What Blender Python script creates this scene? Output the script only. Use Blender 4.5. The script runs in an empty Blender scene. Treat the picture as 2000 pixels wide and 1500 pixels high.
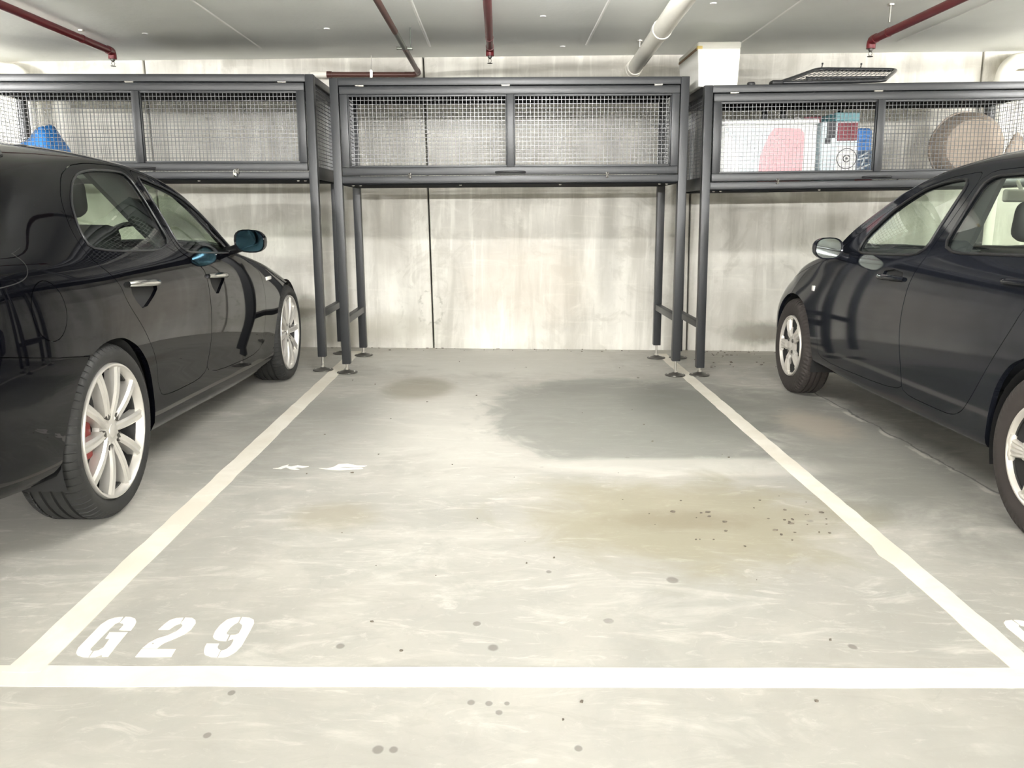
import bpy, bmesh, math, random
import numpy as np
from mathutils import Vector, Matrix
from mathutils.bvhtree import BVHTree
from mathutils.interpolate import poly_3d_calc

PI = math.pi
scene = bpy.context.scene
COL = scene.collection

# ------------------------------------------------------------------ camera
FPX, PITCH, YAW, ROLL, CAMH = 1644.93, .1987, .0172, .0116, 1.1315
cy, sy, cp, sp = math.cos(YAW), math.sin(YAW), math.cos(PITCH), math.sin(PITCH)
fw = Vector((sy*cp, cy*cp, -sp)); rt = Vector((cy, -sy, 0)); up = rt.cross(fw)
cr, sr = math.cos(ROLL), math.sin(ROLL)
rt2 = rt*cr + up*sr; up2 = -rt*sr + up*cr
cam_data = bpy.data.cameras.new('camera'); cam = bpy.data.objects.new('camera', cam_data); COL.objects.link(cam)
cam_data.sensor_width = 36.0; cam_data.lens = FPX/2000*36.0; cam_data.clip_start = .02; cam_data.clip_end = 100
M = Matrix((rt2, up2, -fw)).transposed().to_4x4(); M.translation = Vector((0, 0, CAMH))
cam.matrix_world = M
scene.camera = cam

# ------------------------------------------------------------------ world, exposure, lamps
world = bpy.data.worlds.new('world'); scene.world = world; world.use_nodes = True
world.node_tree.nodes['Background'].inputs[0].default_value = (1, .98, .94, 1)
world.node_tree.nodes['Background'].inputs[1].default_value = 0.0
scene.view_settings.view_transform = 'Standard'; scene.view_settings.look = 'None'
scene.view_settings.gamma = 1.0; scene.view_settings.use_curve_mapping = False
scene.view_settings.exposure = 1.06
scene.cycles.max_bounces = 10; scene.cycles.diffuse_bounces = 6; scene.cycles.glossy_bounces = 5
scene.cycles.transparent_max_bounces = 24

LAMPS = []   # fluorescent tubes: (x, y, z, strength); built once the slab stands
for x, y, k in ((-4.2, -1.0, .14), (.6, -1.0, .10), (4.7, -1.0, .34), (-5.2, 4.3, .9), (5.9, 4.0, 1.0), (-3.7, -5.6, 2.4), (.6, -5.6, 2.4), (4.4, -5.6, 2.4), (.15, 3.75, .25)):  # row across the aisle and open-bay lamp are added to even out floor light
    LAMPS.append((x, y, 2.373+.0237*x-.26, k))
LAMP_POWER = 700.0

# ------------------------------------------------------------------ node materials
def mat(name, color=(.8, .8, .8), rough=.5, metal=0.0, spec=.5, coat=0.0, noise=None, bump=None, ior=None):
    m = bpy.data.materials.new(name); m.use_nodes = True
    nt = m.node_tree; b = nt.nodes['Principled BSDF']
    b.inputs['Base Color'].default_value = (*color, 1); b.inputs['Roughness'].default_value = rough
    b.inputs['Metallic'].default_value = metal; b.inputs['Specular IOR Level'].default_value = spec
    b.inputs['Coat Weight'].default_value = coat; b.inputs['Coat Roughness'].default_value = .02
    if ior: b.inputs['IOR'].default_value = ior
    tc = nt.nodes.new('ShaderNodeTexCoord')
    if noise:   # (scale, amount): faint tone variation
        n = nt.nodes.new('ShaderNodeTexNoise'); n.inputs['Scale'].default_value = noise[0]; n.inputs['Detail'].default_value = 6
        nt.links.new(tc.outputs['Object'], n.inputs['Vector'])
        mx = nt.nodes.new('ShaderNodeMix'); mx.data_type = 'RGBA'
        a = noise[1]
        mx.inputs[6].default_value = (*[c*(1-a) for c in color], 1); mx.inputs[7].default_value = (*[min(1, c*(1+a)) for c in color], 1)
        nt.links.new(n.outputs['Fac'], mx.inputs[0]); nt.links.new(mx.outputs[2], b.inputs['Base Color'])
    if bump:    # (scale, strength)
        n = nt.nodes.new('ShaderNodeTexNoise'); n.inputs['Scale'].default_value = bump[0]; n.inputs['Detail'].default_value = 4
        nt.links.new(tc.outputs['Object'], n.inputs['Vector'])
        bp = nt.nodes.new('ShaderNodeBump'); bp.inputs['Strength'].default_value = bump[1]; bp.inputs['Distance'].default_value = .01
        nt.links.new(n.outputs['Fac'], bp.inputs['Height']); nt.links.new(bp.outputs[0], b.inputs['Normal'])
    return m

class NG:
    """small helper to write node graphs"""
    def __init__(s, m): s.nt = m.node_tree; s.n = s.nt.nodes; s.l = s.nt.links
    def new(s, t, **kw):
        o = s.n.new(t)
        for k, v in kw.items(): setattr(o, k, v)
        return o
    def val(s, sock, v):
        if hasattr(v, 'is_linked') or hasattr(v, 'links'): s.l.new(v, sock)
        else: sock.default_value = v
    def math(s, op, a, b=0.0, clamp=False):
        o = s.new('ShaderNodeMath', operation=op, use_clamp=clamp); s.val(o.inputs[0], a); s.val(o.inputs[1], b); return o.outputs[0]
    def noise(s, vec, scale, detail=5, rough=.55, dist=0.0):
        o = s.new('ShaderNodeTexNoise'); s.l.new(vec, o.inputs['Vector'])
        o.inputs['Scale'].default_value = scale; o.inputs['Detail'].default_value = detail
        o.inputs['Roughness'].default_value = rough; o.inputs['Distortion'].default_value = dist
        return o.outputs['Fac']
    def mapping(s, vec, scale=(1, 1, 1), loc=(0, 0, 0)):
        o = s.new('ShaderNodeMapping'); s.l.new(vec, o.inputs['Vector']); o.inputs['Scale'].default_value = scale; o.inputs['Location'].default_value = loc
        return o.outputs[0]
    def ramp(s, fac, a, b):    # linear step a->b to 0..1
        o = s.new('ShaderNodeMapRange'); s.val(o.inputs[0], fac); o.inputs[1].default_value = a; o.inputs[2].default_value = b
        o.interpolation_type = 'SMOOTHSTEP'; return o.outputs[0]
    def mix(s, fac, a, b):
        o = s.new('ShaderNodeMix', data_type='RGBA'); s.val(o.inputs[0], fac)
        for k, v in ((6, a), (7, b)):
            if isinstance(v, tuple): o.inputs[k].default_value = (*v, 1)
            else: s.l.new(v, o.inputs[k])
        return o.outputs[2]
    def blob(s, sx, sy_, cx, cy_, rx, ry, nz, edge=.35, wob=.9):
        """soft or hard blotch: 1 inside an ellipse whose outline wobbles with noise"""
        a = s.math('DIVIDE', s.math('SUBTRACT', sx, cx), rx); b = s.math('DIVIDE', s.math('SUBTRACT', sy_, cy_), ry)
        d = s.math('SQRT', s.math('ADD', s.math('MULTIPLY', a, a), s.math('MULTIPLY', b, b)))
        d = s.math('ADD', d, s.math('MULTIPLY', s.math('SUBTRACT', nz, .5), wob))
        return s.ramp(d, 1+edge*.5, 1-edge*.5)

def concrete_floor():
    m = mat('floor_concrete', (.45, .44, .39), .55, spec=.3); g = NG(m); b = g.n['Principled BSDF']
    tc = g.new('ShaderNodeTexCoord'); v = tc.outputs['Object']
    sep = g.new('ShaderNodeSeparateXYZ'); g.l.new(v, sep.inputs[0]); X, Y = sep.outputs[0], sep.outputs[1]
    n1 = g.noise(v, .75, 9, .62, .5); n2 = g.noise(v, 2.6, 9, .6, 1.2); n3 = g.noise(v, 9, 8, .65, .4); n4 = g.noise(v, 60, 4, .6)
    st = g.noise(g.mapping(v, (1.1, 3.2, 1)), 1.5, 9, .66, 2.2)
    base = g.mix(g.ramp(n1, .36, .66), (.355, .343, .308), (.480, .462, .415))
    base = g.mix(g.math('MULTIPLY', g.ramp(st, .50, .72), .55), base, (.63, .615, .56))
    base = g.mix(g.math('MULTIPLY', g.ramp(n2, .56, .40), .34), base, (.32, .318, .288))
    n5 = g.noise(g.mapping(v, (1.6, 4.5, 1)), 2.2, 10, .70, 1.6)
    base = g.mix(g.math('MULTIPLY', g.ramp(n5, .50, .36), .34), base, (.34, .325, .285))
    base = g.mix(g.math('MULTIPLY', g.ramp(n5, .56, .68), .40), base, (.68, .662, .605))
    n6 = g.noise(v, 16, 8, .7, .8)
    base = g.mix(g.math('MULTIPLY', g.ramp(n6, .56, .72), .22), base, (.70, .685, .63)); base = g.mix(g.math('MULTIPLY', g.ramp(n6, .42, .28), .22), base, (.27, .26, .23))
    # pale concrete by the wall and mid-bay, lightened to offset weak lamplight there
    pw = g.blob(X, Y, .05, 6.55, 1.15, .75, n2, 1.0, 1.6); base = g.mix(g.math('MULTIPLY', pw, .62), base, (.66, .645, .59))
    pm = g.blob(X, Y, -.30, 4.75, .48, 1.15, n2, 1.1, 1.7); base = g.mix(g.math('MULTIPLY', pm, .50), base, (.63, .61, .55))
    # stains with shapes of their own
    dark = g.blob(X, Y, .72, 4.72, .78, 1.05, n2, .28, .9)
    base = g.mix(g.math('MULTIPLY', dark, .70), base, (.205, .208, .186))
    dark2 = g.blob(X, Y, 1.25, 5.1, .42, .8, n2, .8, .8)
    base = g.mix(g.math('MULTIPLY', dark2, .55), base, (.14, .14, .125))
    pale = g.blob(X, Y, .95, 3.72, .75, .14, n2, .6, .9)
    base = g.mix(g.math('MULTIPLY', pale, .55), base, (.62, .60, .54))
    ol = g.blob(X, Y, .72, 3.05, .62, .46, n2, .8, 1.7)
    base = g.mix(g.math('MULTIPLY', ol, .62), base, (.29, .258, .165))
    ol2 = g.blob(X, Y, .70, 3.02, .26, .10, n3, 1.2, 1.2)
    base = g.mix(g.math('MULTIPLY', ol2, .5), base, (.21, .175, .12))
    ol3 = g.blob(X, Y, -.62, 3.05, .16, .14, n2, 1.0, 1.4)
    base = g.mix(g.math('MULTIPLY', ol3, .4), base, (.30, .26, .17))
    st1 = g.blob(X, Y, -.52, 5.45, .22, .36, n2, .6, .8)
    base = g.mix(g.math('MULTIPLY', st1, .65), base, (.25, .225, .165))
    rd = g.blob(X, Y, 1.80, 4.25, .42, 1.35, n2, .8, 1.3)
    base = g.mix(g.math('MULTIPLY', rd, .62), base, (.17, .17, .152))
    rb_ = g.blob(X, Y, 1.78, 4.55, .18, .30, n3, 1.0, 1.2)
    base = g.mix(g.math('MULTIPLY', rb_, .55), base, (.44, .38, .31))
    ld = g.blob(X, Y, -1.05, 4.4, .45, .9, n2, 1.0, 1.0)
    base = g.mix(g.math('MULTIPLY', ld, .50), base, (.20, .20, .18))
    frnt = g.blob(X, Y, .2, 1.62, 2.2, .10, n2, 1.2, .9)
    base = g.mix(g.math('MULTIPLY', frnt, .28), base, (.36, .35, .32))
    wl = g.blob(X, Y, 2.2, 6.75, .9, .25, n2, 1.0, 1.2)
    base = g.mix(g.math('MULTIPLY', wl, .45), base, (.27, .26, .22))
    # small specks and drips
    vor = g.new('ShaderNodeTexVoronoi'); g.l.new(g.mapping(v, (4.2, 4.2, 1)), vor.inputs['Vector']); vor.inputs['Scale'].default_value = 1.0
    sp_ = g.math('MULTIPLY', g.ramp(g.math('ADD', vor.outputs['Distance'], g.math('MULTIPLY', g.math('SUBTRACT', n3, .5), .12)), .075, .045), g.ramp(n2, .5, .6))
    base = g.mix(g.math('MULTIPLY', sp_, .55), base, (.17, .16, .14))
    for (dx_, dy_, r_) in ((-.007, 2.06, .014), (-.053, 2.194, .010), (-.413, 2.066, .011), (-.057, 1.803, .009), (-.015, 1.799, .008), (.028, 1.799, .006), (.009, 1.762, .008), (-.251, 1.624, .011), (-.218, 1.624, .009), (.181, 1.629, .008), (-.633, 1.674, .008), (-.632, 1.842, .008), (.558, 2.489, .018), (.962, 2.071, .012), (.17, 2.547, .009)):
        dq_ = g.blob(X, Y, dx_, dy_, r_, r_*1.25, n3, .5, .9); base = g.mix(g.math('MULTIPLY', dq_, .7), base, (.16, .15, .13))
    # slab crack beside the right-hand car
    cx_ = g.math('ADD', g.math('ADD', X, g.math('MULTIPLY', g.math('SUBTRACT', n2, .5), .09)), g.math('MULTIPLY', g.math('SUBTRACT', Y, 4.5), .012))
    dc = g.math('ABSOLUTE', g.math('SUBTRACT', cx_, 2.105))
    ck = g.math('MULTIPLY', g.ramp(dc, .008, .003), g.ramp(Y, 5.9, 5.6))
    ckw = g.math('MULTIPLY', g.ramp(g.math('ABSOLUTE', g.math('SUBTRACT', cx_, 2.085)), .022, .006), g.math('MULTIPLY', g.ramp(Y, 5.9, 5.6), g.ramp(n2, .45, .6)))
    base = g.mix(g.math('MULTIPLY', ckw, .7), base, (.62, .60, .54)); base = g.mix(g.math('MULTIPLY', ck, .8), base, (.12, .12, .11))
    base = g.mix(g.math('MULTIPLY', g.ramp(n4, .62, .8), .15), base, (.68, .66, .6))
    g.l.new(base, b.inputs['Base Color'])
    g.l.new(g.math('ADD', .42, g.math('MULTIPLY', n2, .3)), b.inputs['Roughness'])
    bp = g.new('ShaderNodeBump'); bp.inputs['Strength'].default_value = .12; bp.inputs['Distance'].default_value = .006
    g.l.new(n3, bp.inputs['Height']); g.l.new(bp.outputs[0], b.inputs['Normal'])
    return m

def concrete_wall():
    m = mat('wall_concrete', (.70, .68, .60), .7, spec=.25); g = NG(m); b = g.n['Principled BSDF']
    tc = g.new('ShaderNodeTexCoord'); v = tc.outputs['Object']
    sep = g.new('ShaderNodeSeparateXYZ'); g.l.new(v, sep.inputs[0]); X, Z = sep.outputs[0], sep.outputs[2]
    n1 = g.noise(v, 1.0, 8, .6, .4); stv = g.noise(g.mapping(v, (5.0, 5, .5)), 1.3, 8, .62, .4); n3 = g.noise(v, 9, 8, .65, .6)
    fine = g.noise(g.mapping(v, (22, 22, 1.2)), 1.2, 5, .6)
    hz = g.noise(g.mapping(v, (1.2, 1, 14)), 1.6, 6, .6, .6)
    base = g.mix(g.ramp(n1, .3, .7), (.53, .51, .462), (.69, .67, .612))
    base = g.mix(g.math('MULTIPLY', g.ramp(stv, .52, .33), .58), base, (.385, .37, .325))
    base = g.mix(g.math('MULTIPLY', g.ramp(stv, .54, .68), .65), base, (.80, .785, .72))
    cl = g.noise(v, 3.2, 9, .68, 1.0)
    base = g.mix(g.math('MULTIPLY', g.ramp(cl, .50, .36), .45), base, (.42, .40, .35)); base = g.mix(g.math('MULTIPLY', g.ramp(cl, .56, .70), .35), base, (.80, .78, .71))
    base = g.mix(g.math('MULTIPLY', g.ramp(fine, .58, .75), .35), base, (.87, .85, .78))
    base = g.mix(g.math('MULTIPLY', g.ramp(hz, .56, .74), .25), base, (.84, .815, .73))
    base = g.mix(g.math('MULTIPLY', g.ramp(n3, .58, .75), .16), base, (.48, .46, .41))
    for (x, z, rx, rz, a, c) in ((-.95, .95, .10, .38, .5, (.44, .42, .37)), (.92, .78, .09, .45, .5, (.45, .44, .40)),
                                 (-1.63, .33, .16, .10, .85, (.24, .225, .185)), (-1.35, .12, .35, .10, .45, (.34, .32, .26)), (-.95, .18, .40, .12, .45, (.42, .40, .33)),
                                 (.25, .55, .5, .35, .28, (.60, .52, .42)), (2.24, .16, .27, .09, .85, (.22, .205, .17)), (2.0, .30, .30, .25, .3, (.42, .40, .35)),  # the low, darkest blob here paints a parked car's shadow on the wall
                                 (-.63, .33, .16, .20, .25, (.46, .44, .39)), (1.75, .55, .05, .5, .35, (.48, .47, .42))):
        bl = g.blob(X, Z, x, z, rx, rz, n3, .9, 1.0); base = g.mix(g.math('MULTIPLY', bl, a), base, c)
    pale = g.blob(X, Z, .4, .08, 1.2, .09, n3, 1.0, 1.0); base = g.mix(g.math('MULTIPLY', pale, .15), base, (.85, .82, .74))
    # mortar patch on the panel joint: thin dark rim
    pa = g.math('DIVIDE', g.math('SUBTRACT', X, -.575), .105); pb = g.math('DIVIDE', g.math('SUBTRACT', Z, .34), .14)
    pd = g.math('ADD', g.math('SQRT', g.math('ADD', g.math('MULTIPLY', pa, pa), g.math('MULTIPLY', pb, pb))), g.math('MULTIPLY', g.math('SUBTRACT', n3, .5), 1.5))
    rim = g.math('MULTIPLY', g.ramp(g.math('ABSOLUTE', g.math('SUBTRACT', pd, 1.0)), .16, .02), g.ramp(g.noise(v, 14, 4, .6), .42, .62))
    base = g.mix(g.math('MULTIPLY', g.ramp(pd, 1.05, .9), .4), base, (.70, .68, .62))
    base = g.mix(g.math('MULTIPLY', rim, .75), base, (.36, .35, .30))
    g.l.new(base, b.inputs['Base Color'])
    bp = g.new('ShaderNodeBump'); bp.inputs['Strength'].default_value = .2; bp.inputs['Distance'].default_value = .005
    g.l.new(n3, bp.inputs['Height']); g.l.new(bp.outputs[0], b.inputs['Normal'])
    return m

def glass_mat(name, tint, refl=1.0):
    m = bpy.data.materials.new(name); m.use_nodes = True; g = NG(m)
    g.n.remove(g.n['Principled BSDF']); out = g.n['Material Output']
    tr = g.new('ShaderNodeBsdfTransparent'); tr.inputs[0].default_value = (*tint, 1)
    gl = g.new('ShaderNodeBsdfGlossy'); gl.inputs['Roughness'].default_value = .01; gl.inputs[0].default_value = (refl, refl, refl, 1)
    fr = g.new('ShaderNodeFresnel'); ge = g.new('ShaderNodeNewGeometry')
    g.l.new(g.math('SUBTRACT', 1.5, g.math('MULTIPLY', ge.outputs['Backfacing'], 1.5-1/1.5)), fr.inputs[0])
    mx = g.new('ShaderNodeMixShader'); g.l.new(fr.outputs[0], mx.inputs[0]); g.l.new(tr.outputs[0], mx.inputs[1]); g.l.new(gl.outputs[0], mx.inputs[2])
    g.l.new(mx.outputs[0], out.inputs[0]); return m

def line_paint():
    m = mat('line_paint', (.86, .82, .72), .55, spec=.3); g = NG(m); b = g.n['Principled BSDF']
    tc = g.new('ShaderNodeTexCoord'); v = tc.outputs['Object']
    n = g.noise(v, 3.0, 8, .65, .6); f = g.noise(v, 40, 5, .65)
    base = g.mix(g.ramp(n, .35, .65), (.70, .655, .56), (.79, .755, .67))
    base = g.mix(g.math('MULTIPLY', g.ramp(f, .64, .78), .35), base, (.52, .47, .40))
    g.l.new(base, b.inputs['Base Color']); return m

MT = dict(
    floor=concrete_floor(), wall=concrete_wall(), paint=line_paint(),
    ceiling=mat('ceiling_concrete', (.86, .875, .85), .8, spec=.2, noise=(1.6, .10), bump=(30, .15)),
    ridge=mat('ceiling_joint', (.95, .95, .92), .7),
    stencil=mat('stencil_paint', (.80, .775, .70), .6, noise=(12, .04)),
    cage=mat('charcoal_powder_coat', (.019, .0205, .0225), .40, spec=.55, bump=(400, .05)),
    cage_shaded=mat('charcoal_shaded', (.010, .011, .013), .85, spec=.06),  # cage coat darkened, sheen cut: shade under roof and tray put into colour
    wire=mat('dark_wire', (.075, .077, .08), .33, metal=.2, spec=.7),
    zinc=mat('zinc', (.62, .60, .56), .3, metal=1.0),
    foot=mat('dark_steel', (.10, .095, .085), .35, metal=.7),
    rubber=mat('tyre_rubber', (.021, .021, .020), .62, spec=.35, noise=(20, .2)),
    tyre_brown=mat('tyre_rubber_dusty', (.038, .032, .029), .7, spec=.3, noise=(20, .2)),
    alloy=mat('silver_alloy', (.62, .60, .56), .28, metal=.55, spec=.6),
    cap=mat('silver_wheel_cover', (.60, .57, .52), .35, metal=.4, spec=.5),
    dark=mat('black_plastic', (.012, .012, .013), .5),
    under=mat('underbody', (.010, .010, .010), .8),
    chrome=mat('chrome', (.80, .80, .78), .12, metal=1.0),
    satin=mat('dark_trim', (.022, .023, .025), .28, spec=.6),
    black=mat('black_car_paint', (.0020, .0022, .0034), .03, ior=1.30),
    grey=mat('charcoal_car_paint', (.0085, .0098, .0140), .07, ior=1.36),
    glass_l=glass_mat('tinted_glass', (.66, .73, .645)), glass_r=glass_mat('green_glass', (.80, .86, .79)),
    lens=mat('clear_lens', (.85, .83, .78), .15, spec=.8), redlens=mat('red_lens', (.35, .015, .012), .12, spec=.8),
    seat=mat('dark_seat_fabric', (.028, .029, .032), .85), seat_r=mat('grey_seat_fabric', (.055, .058, .065), .85),
    barrel=mat('dark_barrel', (.030, .030, .029), .5),
    caliper=mat('red_caliper', (.20, .012, .010), .4), disc=mat('brake_disc', (.07, .068, .066), .5, metal=.6),
    mirror=mat('mirror_glass', (.75, .82, .80), .02, metal=1.0), mirror_blue=mat('tinted_mirror', (.03, .065, .085), .04, metal=1.0),
    red=mat('red_pipe_paint', (.135, .012, .016), .38, spec=.5), pvc=mat('pvc_pipe', (.80, .775, .70), .42, noise=(5, .05)),
    copper=mat('copper_pipe', (.085, .034, .026), .42, metal=.2, noise=(9, .3)), galv=mat('galvanised', (.16, .17, .15), .4, metal=.5),
    white=mat('white_foam', (.88, .87, .82), .6, noise=(30, .03)), yellow=mat('yellow_tape', (.80, .62, .20), .5),
    brown=mat('brown_tape', (.28, .17, .09), .6, noise=(30, .5)),
    tub=mat('white_plastic', (.86, .87, .86), .3, spec=.5), tubgrey=mat('grey_plastic', (.60, .65, .68), .35), pink=mat('pink_plastic', (.84, .42, .45), .4),
    carton=mat('pale_blue_card', (.66, .74, .84), .5, noise=(14, .35)), ink=mat('black_ink', (.03, .03, .035), .5), cardwhite=mat('white_card', (.87, .87, .86), .5),
    redbox=mat('red_card', (.66, .055, .075), .45, noise=(25, .5)), bluebag=mat('blue_bag', (.06, .22, .58), .45, noise=(10, .4)),
    teal=mat('teal_card', (.13, .30, .33), .5), navy=mat('navy_card', (.05, .09, .15), .5, noise=(40, .8)), maroon=mat('maroon_card', (.20, .03, .045), .5),
    tarp=mat('blue_tarpaulin', (.045, .26, .72), .4, noise=(16, .35), bump=(30, .8)),
    wicker=mat('tan_weave', (.50, .42, .34), .8, noise=(28, .25), bump=(60, .6)), beige=mat('beige_fabric', (.78, .66, .55), .85, noise=(14, .25)),
    grit=mat('floor_grit', (.14, .12, .095), .9, noise=(30, .4)),
)

# ------------------------------------------------------------------ mesh builder
class MB:
    def __init__(s): s.v = []; s.f = []
    def add(s, vs, fs):
        o = len(s.v); s.v += [tuple(v) for v in vs]; s.f += [tuple(i+o for i in f) for f in fs]
    def box(s, lo, hi, mtx=None):
        (a, b, c), (d, e, f) = lo, hi
        vs = [Vector(p) for p in ((a, b, c), (d, b, c), (d, e, c), (a, e, c), (a, b, f), (d, b, f), (d, e, f), (a, e, f))]
        if mtx: vs = [mtx @ p for p in vs]
        s.add(vs, ((3, 2, 1, 0), (4, 5, 6, 7), (0, 1, 5, 4), (1, 2, 6, 5), (2, 3, 7, 6), (3, 0, 4, 7)))
    def rbox(s, lo, hi, r=.005, seg=2, mtx=None):
        bm = bmesh.new(); bmesh.ops.create_cube(bm, size=1)
        for v in bm.verts: v.co = Vector([lo[i]+(v.co[i]+.5)*(hi[i]-lo[i]) for i in range(3)])
        bmesh.ops.bevel(bm, geom=bm.edges[:], offset=r, segments=seg, profile=.5, affect='EDGES')
        bm.verts.index_update()
        vs = [(mtx @ v.co) if mtx else v.co.copy() for v in bm.verts]
        s.add(vs, [[v.index for v in f.verts] for f in bm.faces]); bm.free()
    def tube(s, path, r, n=12, cap=True, closed=False):
        P = [Vector(p) for p in path]; m = len(P); rings = []
        rr = r if isinstance(r, (list, tuple)) else [r]*m
        t0 = (P[1]-P[0]).normalized(); ref = Vector((0, 0, 1)) if abs(t0.z) < .9 else Vector((1, 0, 0))
        u = t0.cross(ref).normalized()
        for i in range(m):
            if closed: t = (P[(i+1) % m]-P[i-1]).normalized()
            else: t = ((P[i+1]-P[i]).normalized() if i < m-1 else Vector()) + ((P[i]-P[i-1]).normalized() if i else Vector())
            t.normalize(); u = (u - t*u.dot(t)).normalized(); w = t.cross(u)
            k = 1.0
            rings.append([P[i] + (u*math.cos(2*PI*j/n)+w*math.sin(2*PI*j/n))*rr[i]*k for j in range(n)])
        vs = [p for q in rings for p in q]; fs = []
        for i in range(m if closed else m-1):
            a, b = i*n, ((i+1) % m)*n
            for j in range(n): fs.append((a+j, a+(j+1) % n, b+(j+1) % n, b+j))
        if cap and not closed: fs += [tuple(range(n-1, -1, -1)), tuple(range((m-1)*n, m*n))]
        s.add(vs, fs)
    def lathe(s, prof, n=48, axis='x', mtx=None, angles=None, rfun=None):
        """prof: (a, r) along the axis; closed ends where r == 0"""
        vs = []; fs = []; A = angles or [2*PI*k/n for k in range(n)]; n = len(A); m = len(prof)
        for k, th in enumerate(A):
            for i, (a, r) in enumerate(prof):
                if rfun: r = rfun(i, k, r)
                c, d = r*math.cos(th), r*math.sin(th)
                p = Vector((a, c, d)) if axis == 'x' else (Vector((c, a, d)) if axis == 'y' else Vector((c, d, a)))
                vs.append(mtx @ p if mtx else p)
        for k in range(n):
            a, b = k*m, ((k+1) % n)*m
            for i in range(m-1): fs.append((a+i, a+i+1, b+i+1, b+i))
        s.add(vs, fs)
    def prism(s, poly, z0, z1):
        n = len(poly); vs = [(x, y, z0) for x, y in poly]+[(x, y, z1) for x, y in poly]
        fs = [tuple(range(n-1, -1, -1)), tuple(range(n, 2*n))]+[(i, (i+1) % n, n+(i+1) % n, n+i) for i in range(n)]
        s.add(vs, fs)
    def build(s, name, m, parent=None, smooth=None, subsurf=0):
        me = bpy.data.meshes.new(name); me.from_pydata(s.v, [], s.f)
        bm = bmesh.new(); bm.from_mesh(me)
        bmesh.ops.remove_doubles(bm, verts=bm.verts[:], dist=1e-6)
        bmesh.ops.recalc_face_normals(bm, faces=bm.faces[:]); bm.to_mesh(me); bm.free()
        if smooth is not None:
            for p in me.polygons: p.use_smooth = True
            me.set_sharp_from_angle(angle=math.radians(smooth))
        me.materials.append(m); me.update()
        o = bpy.data.objects.new(name, me); COL.objects.link(o)
        if subsurf:
            md = o.modifiers.new('sub', 'SUBSURF'); md.levels = md.render_levels = subsurf
        if parent: o.parent = parent
        return o

def tag(o, label=None, cat=None, group=None, kind=None):
    for k, v in (('label', label), ('category', cat), ('group', group), ('kind', kind)):
        if v: o[k] = v
    return o
def thing(name, label, cat, loc=(0, 0, 0), rot=(0, 0, 0), group=None):
    o = bpy.data.objects.new(name, None); COL.objects.link(o); o.location = loc; o.rotation_euler = rot; o.empty_display_size = .1
    return tag(o, label, cat, group)

# ------------------------------------------------------------------ setting
def cz(x): return 2.373+.0237*x            # height of the slightly sloping slab soffit
WY = 7.15
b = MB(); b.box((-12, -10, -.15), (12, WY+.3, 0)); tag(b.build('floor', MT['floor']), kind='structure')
b = MB(); W = 12
b.add([(-W, -10, cz(-W)), (W, -10, cz(W)), (W, WY+.3, cz(W)), (-W, WY+.3, cz(-W)), (-W, -10, cz(-W)+.2), (W, -10, cz(W)+.2), (W, WY+.3, cz(W)+.2), (-W, WY+.3, cz(-W)+.2)],
      ((0, 1, 2, 3), (7, 6, 5, 4), (0, 4, 5, 1), (1, 5, 6, 2), (2, 6, 7, 3), (3, 7, 4, 0)))
ceiling = tag(b.build('ceiling', MT['ceiling']), kind='structure')
for k, x in enumerate((-4.2, -3.0, -1.795, -.53, .645, 1.81, 3.0, 4.2)):
    b = MB(); zc = cz(x); w = .014
    b.add([(x-w, -9.9, zc+.004), (x+w, -9.9, zc+.004), (x+w, 6.72, zc+.004), (x-w, 6.72, zc+.004), (x-w*.4, -9.9, zc-.006), (x+w*.4, -9.9, zc-.006), (x+w*.3, 6.70, zc-.005), (x-w*.3, 6.70, zc-.005)],
          ((0, 3, 2, 1), (4, 5, 6, 7), (0, 1, 5, 4), (1, 2, 6, 5), (2, 3, 7, 6), (3, 0, 4, 7)))
    tag(b.build('trim_%d' % (k+1), MT['ridge']), kind='structure')
b = MB()
for (x, y) in ((-1.17, 6.05), (1.29, 5.45), (-2.43, 6.15), (.27, 5.75), (-.7, 5.1), (2.2, 5.3), (.47, 6.75)):
    b.lathe([(0.001, 0), (0.001, .022), (-.006, .018), (-.006, 0)], 12, 'z', Matrix.Translation((x, y, cz(x))))
b.build('ceiling_plug', MT['cardwhite'], ceiling)
# wall of concrete panels with open joints
JX = [-12, -5.05, -2.785, -.552, 1.625, 3.98, 6.3, 12]; LEAN = -.029
wall = MB()
for i in range(len(JX)-1):
    a, c = JX[i]+.007, JX[i+1]-.007; zt = 3.0
    A, C = a+LEAN*zt, c+LEAN*zt
    y0, y1 = WY, WY+.2; e = .006
    wall.add([(a, y0+e, 0), (a+e, y0, 0), (c-e, y0, 0), (c, y0+e, 0), (c, y1, 0), (a, y1, 0), (A, y0+e, zt), (A+e, y0, zt), (C-e, y0, zt), (C, y0+e, zt), (C, y1, zt), (A, y1, zt)],
             ((0, 1, 7, 6), (1, 2, 8, 7), (2, 3, 9, 8), (3, 4, 10, 9), (4, 5, 11, 10), (5, 0, 6, 11), (0, 5, 4, 3, 2, 1), (6, 7, 8, 9, 10, 11)))
wall.box((-12, WY+.19, 0), (12, WY+.3, 3.0))
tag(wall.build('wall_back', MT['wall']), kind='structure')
b = MB(); b.box((-12.2, -10.2, 0), (12.2, -10, 3.0)); tag(b.build('wall_front', MT['wall']), kind='structure')
b = MB(); b.box((-12.2, -10, 0), (-12, WY+.3, 3.0)); tag(b.build('wall_left', MT['wall']), kind='structure')
b = MB(); b.box((12, -10, 0), (12.2, WY+.3, 3.0)); tag(b.build('wall_right', MT['wall']), kind='structure')

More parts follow.
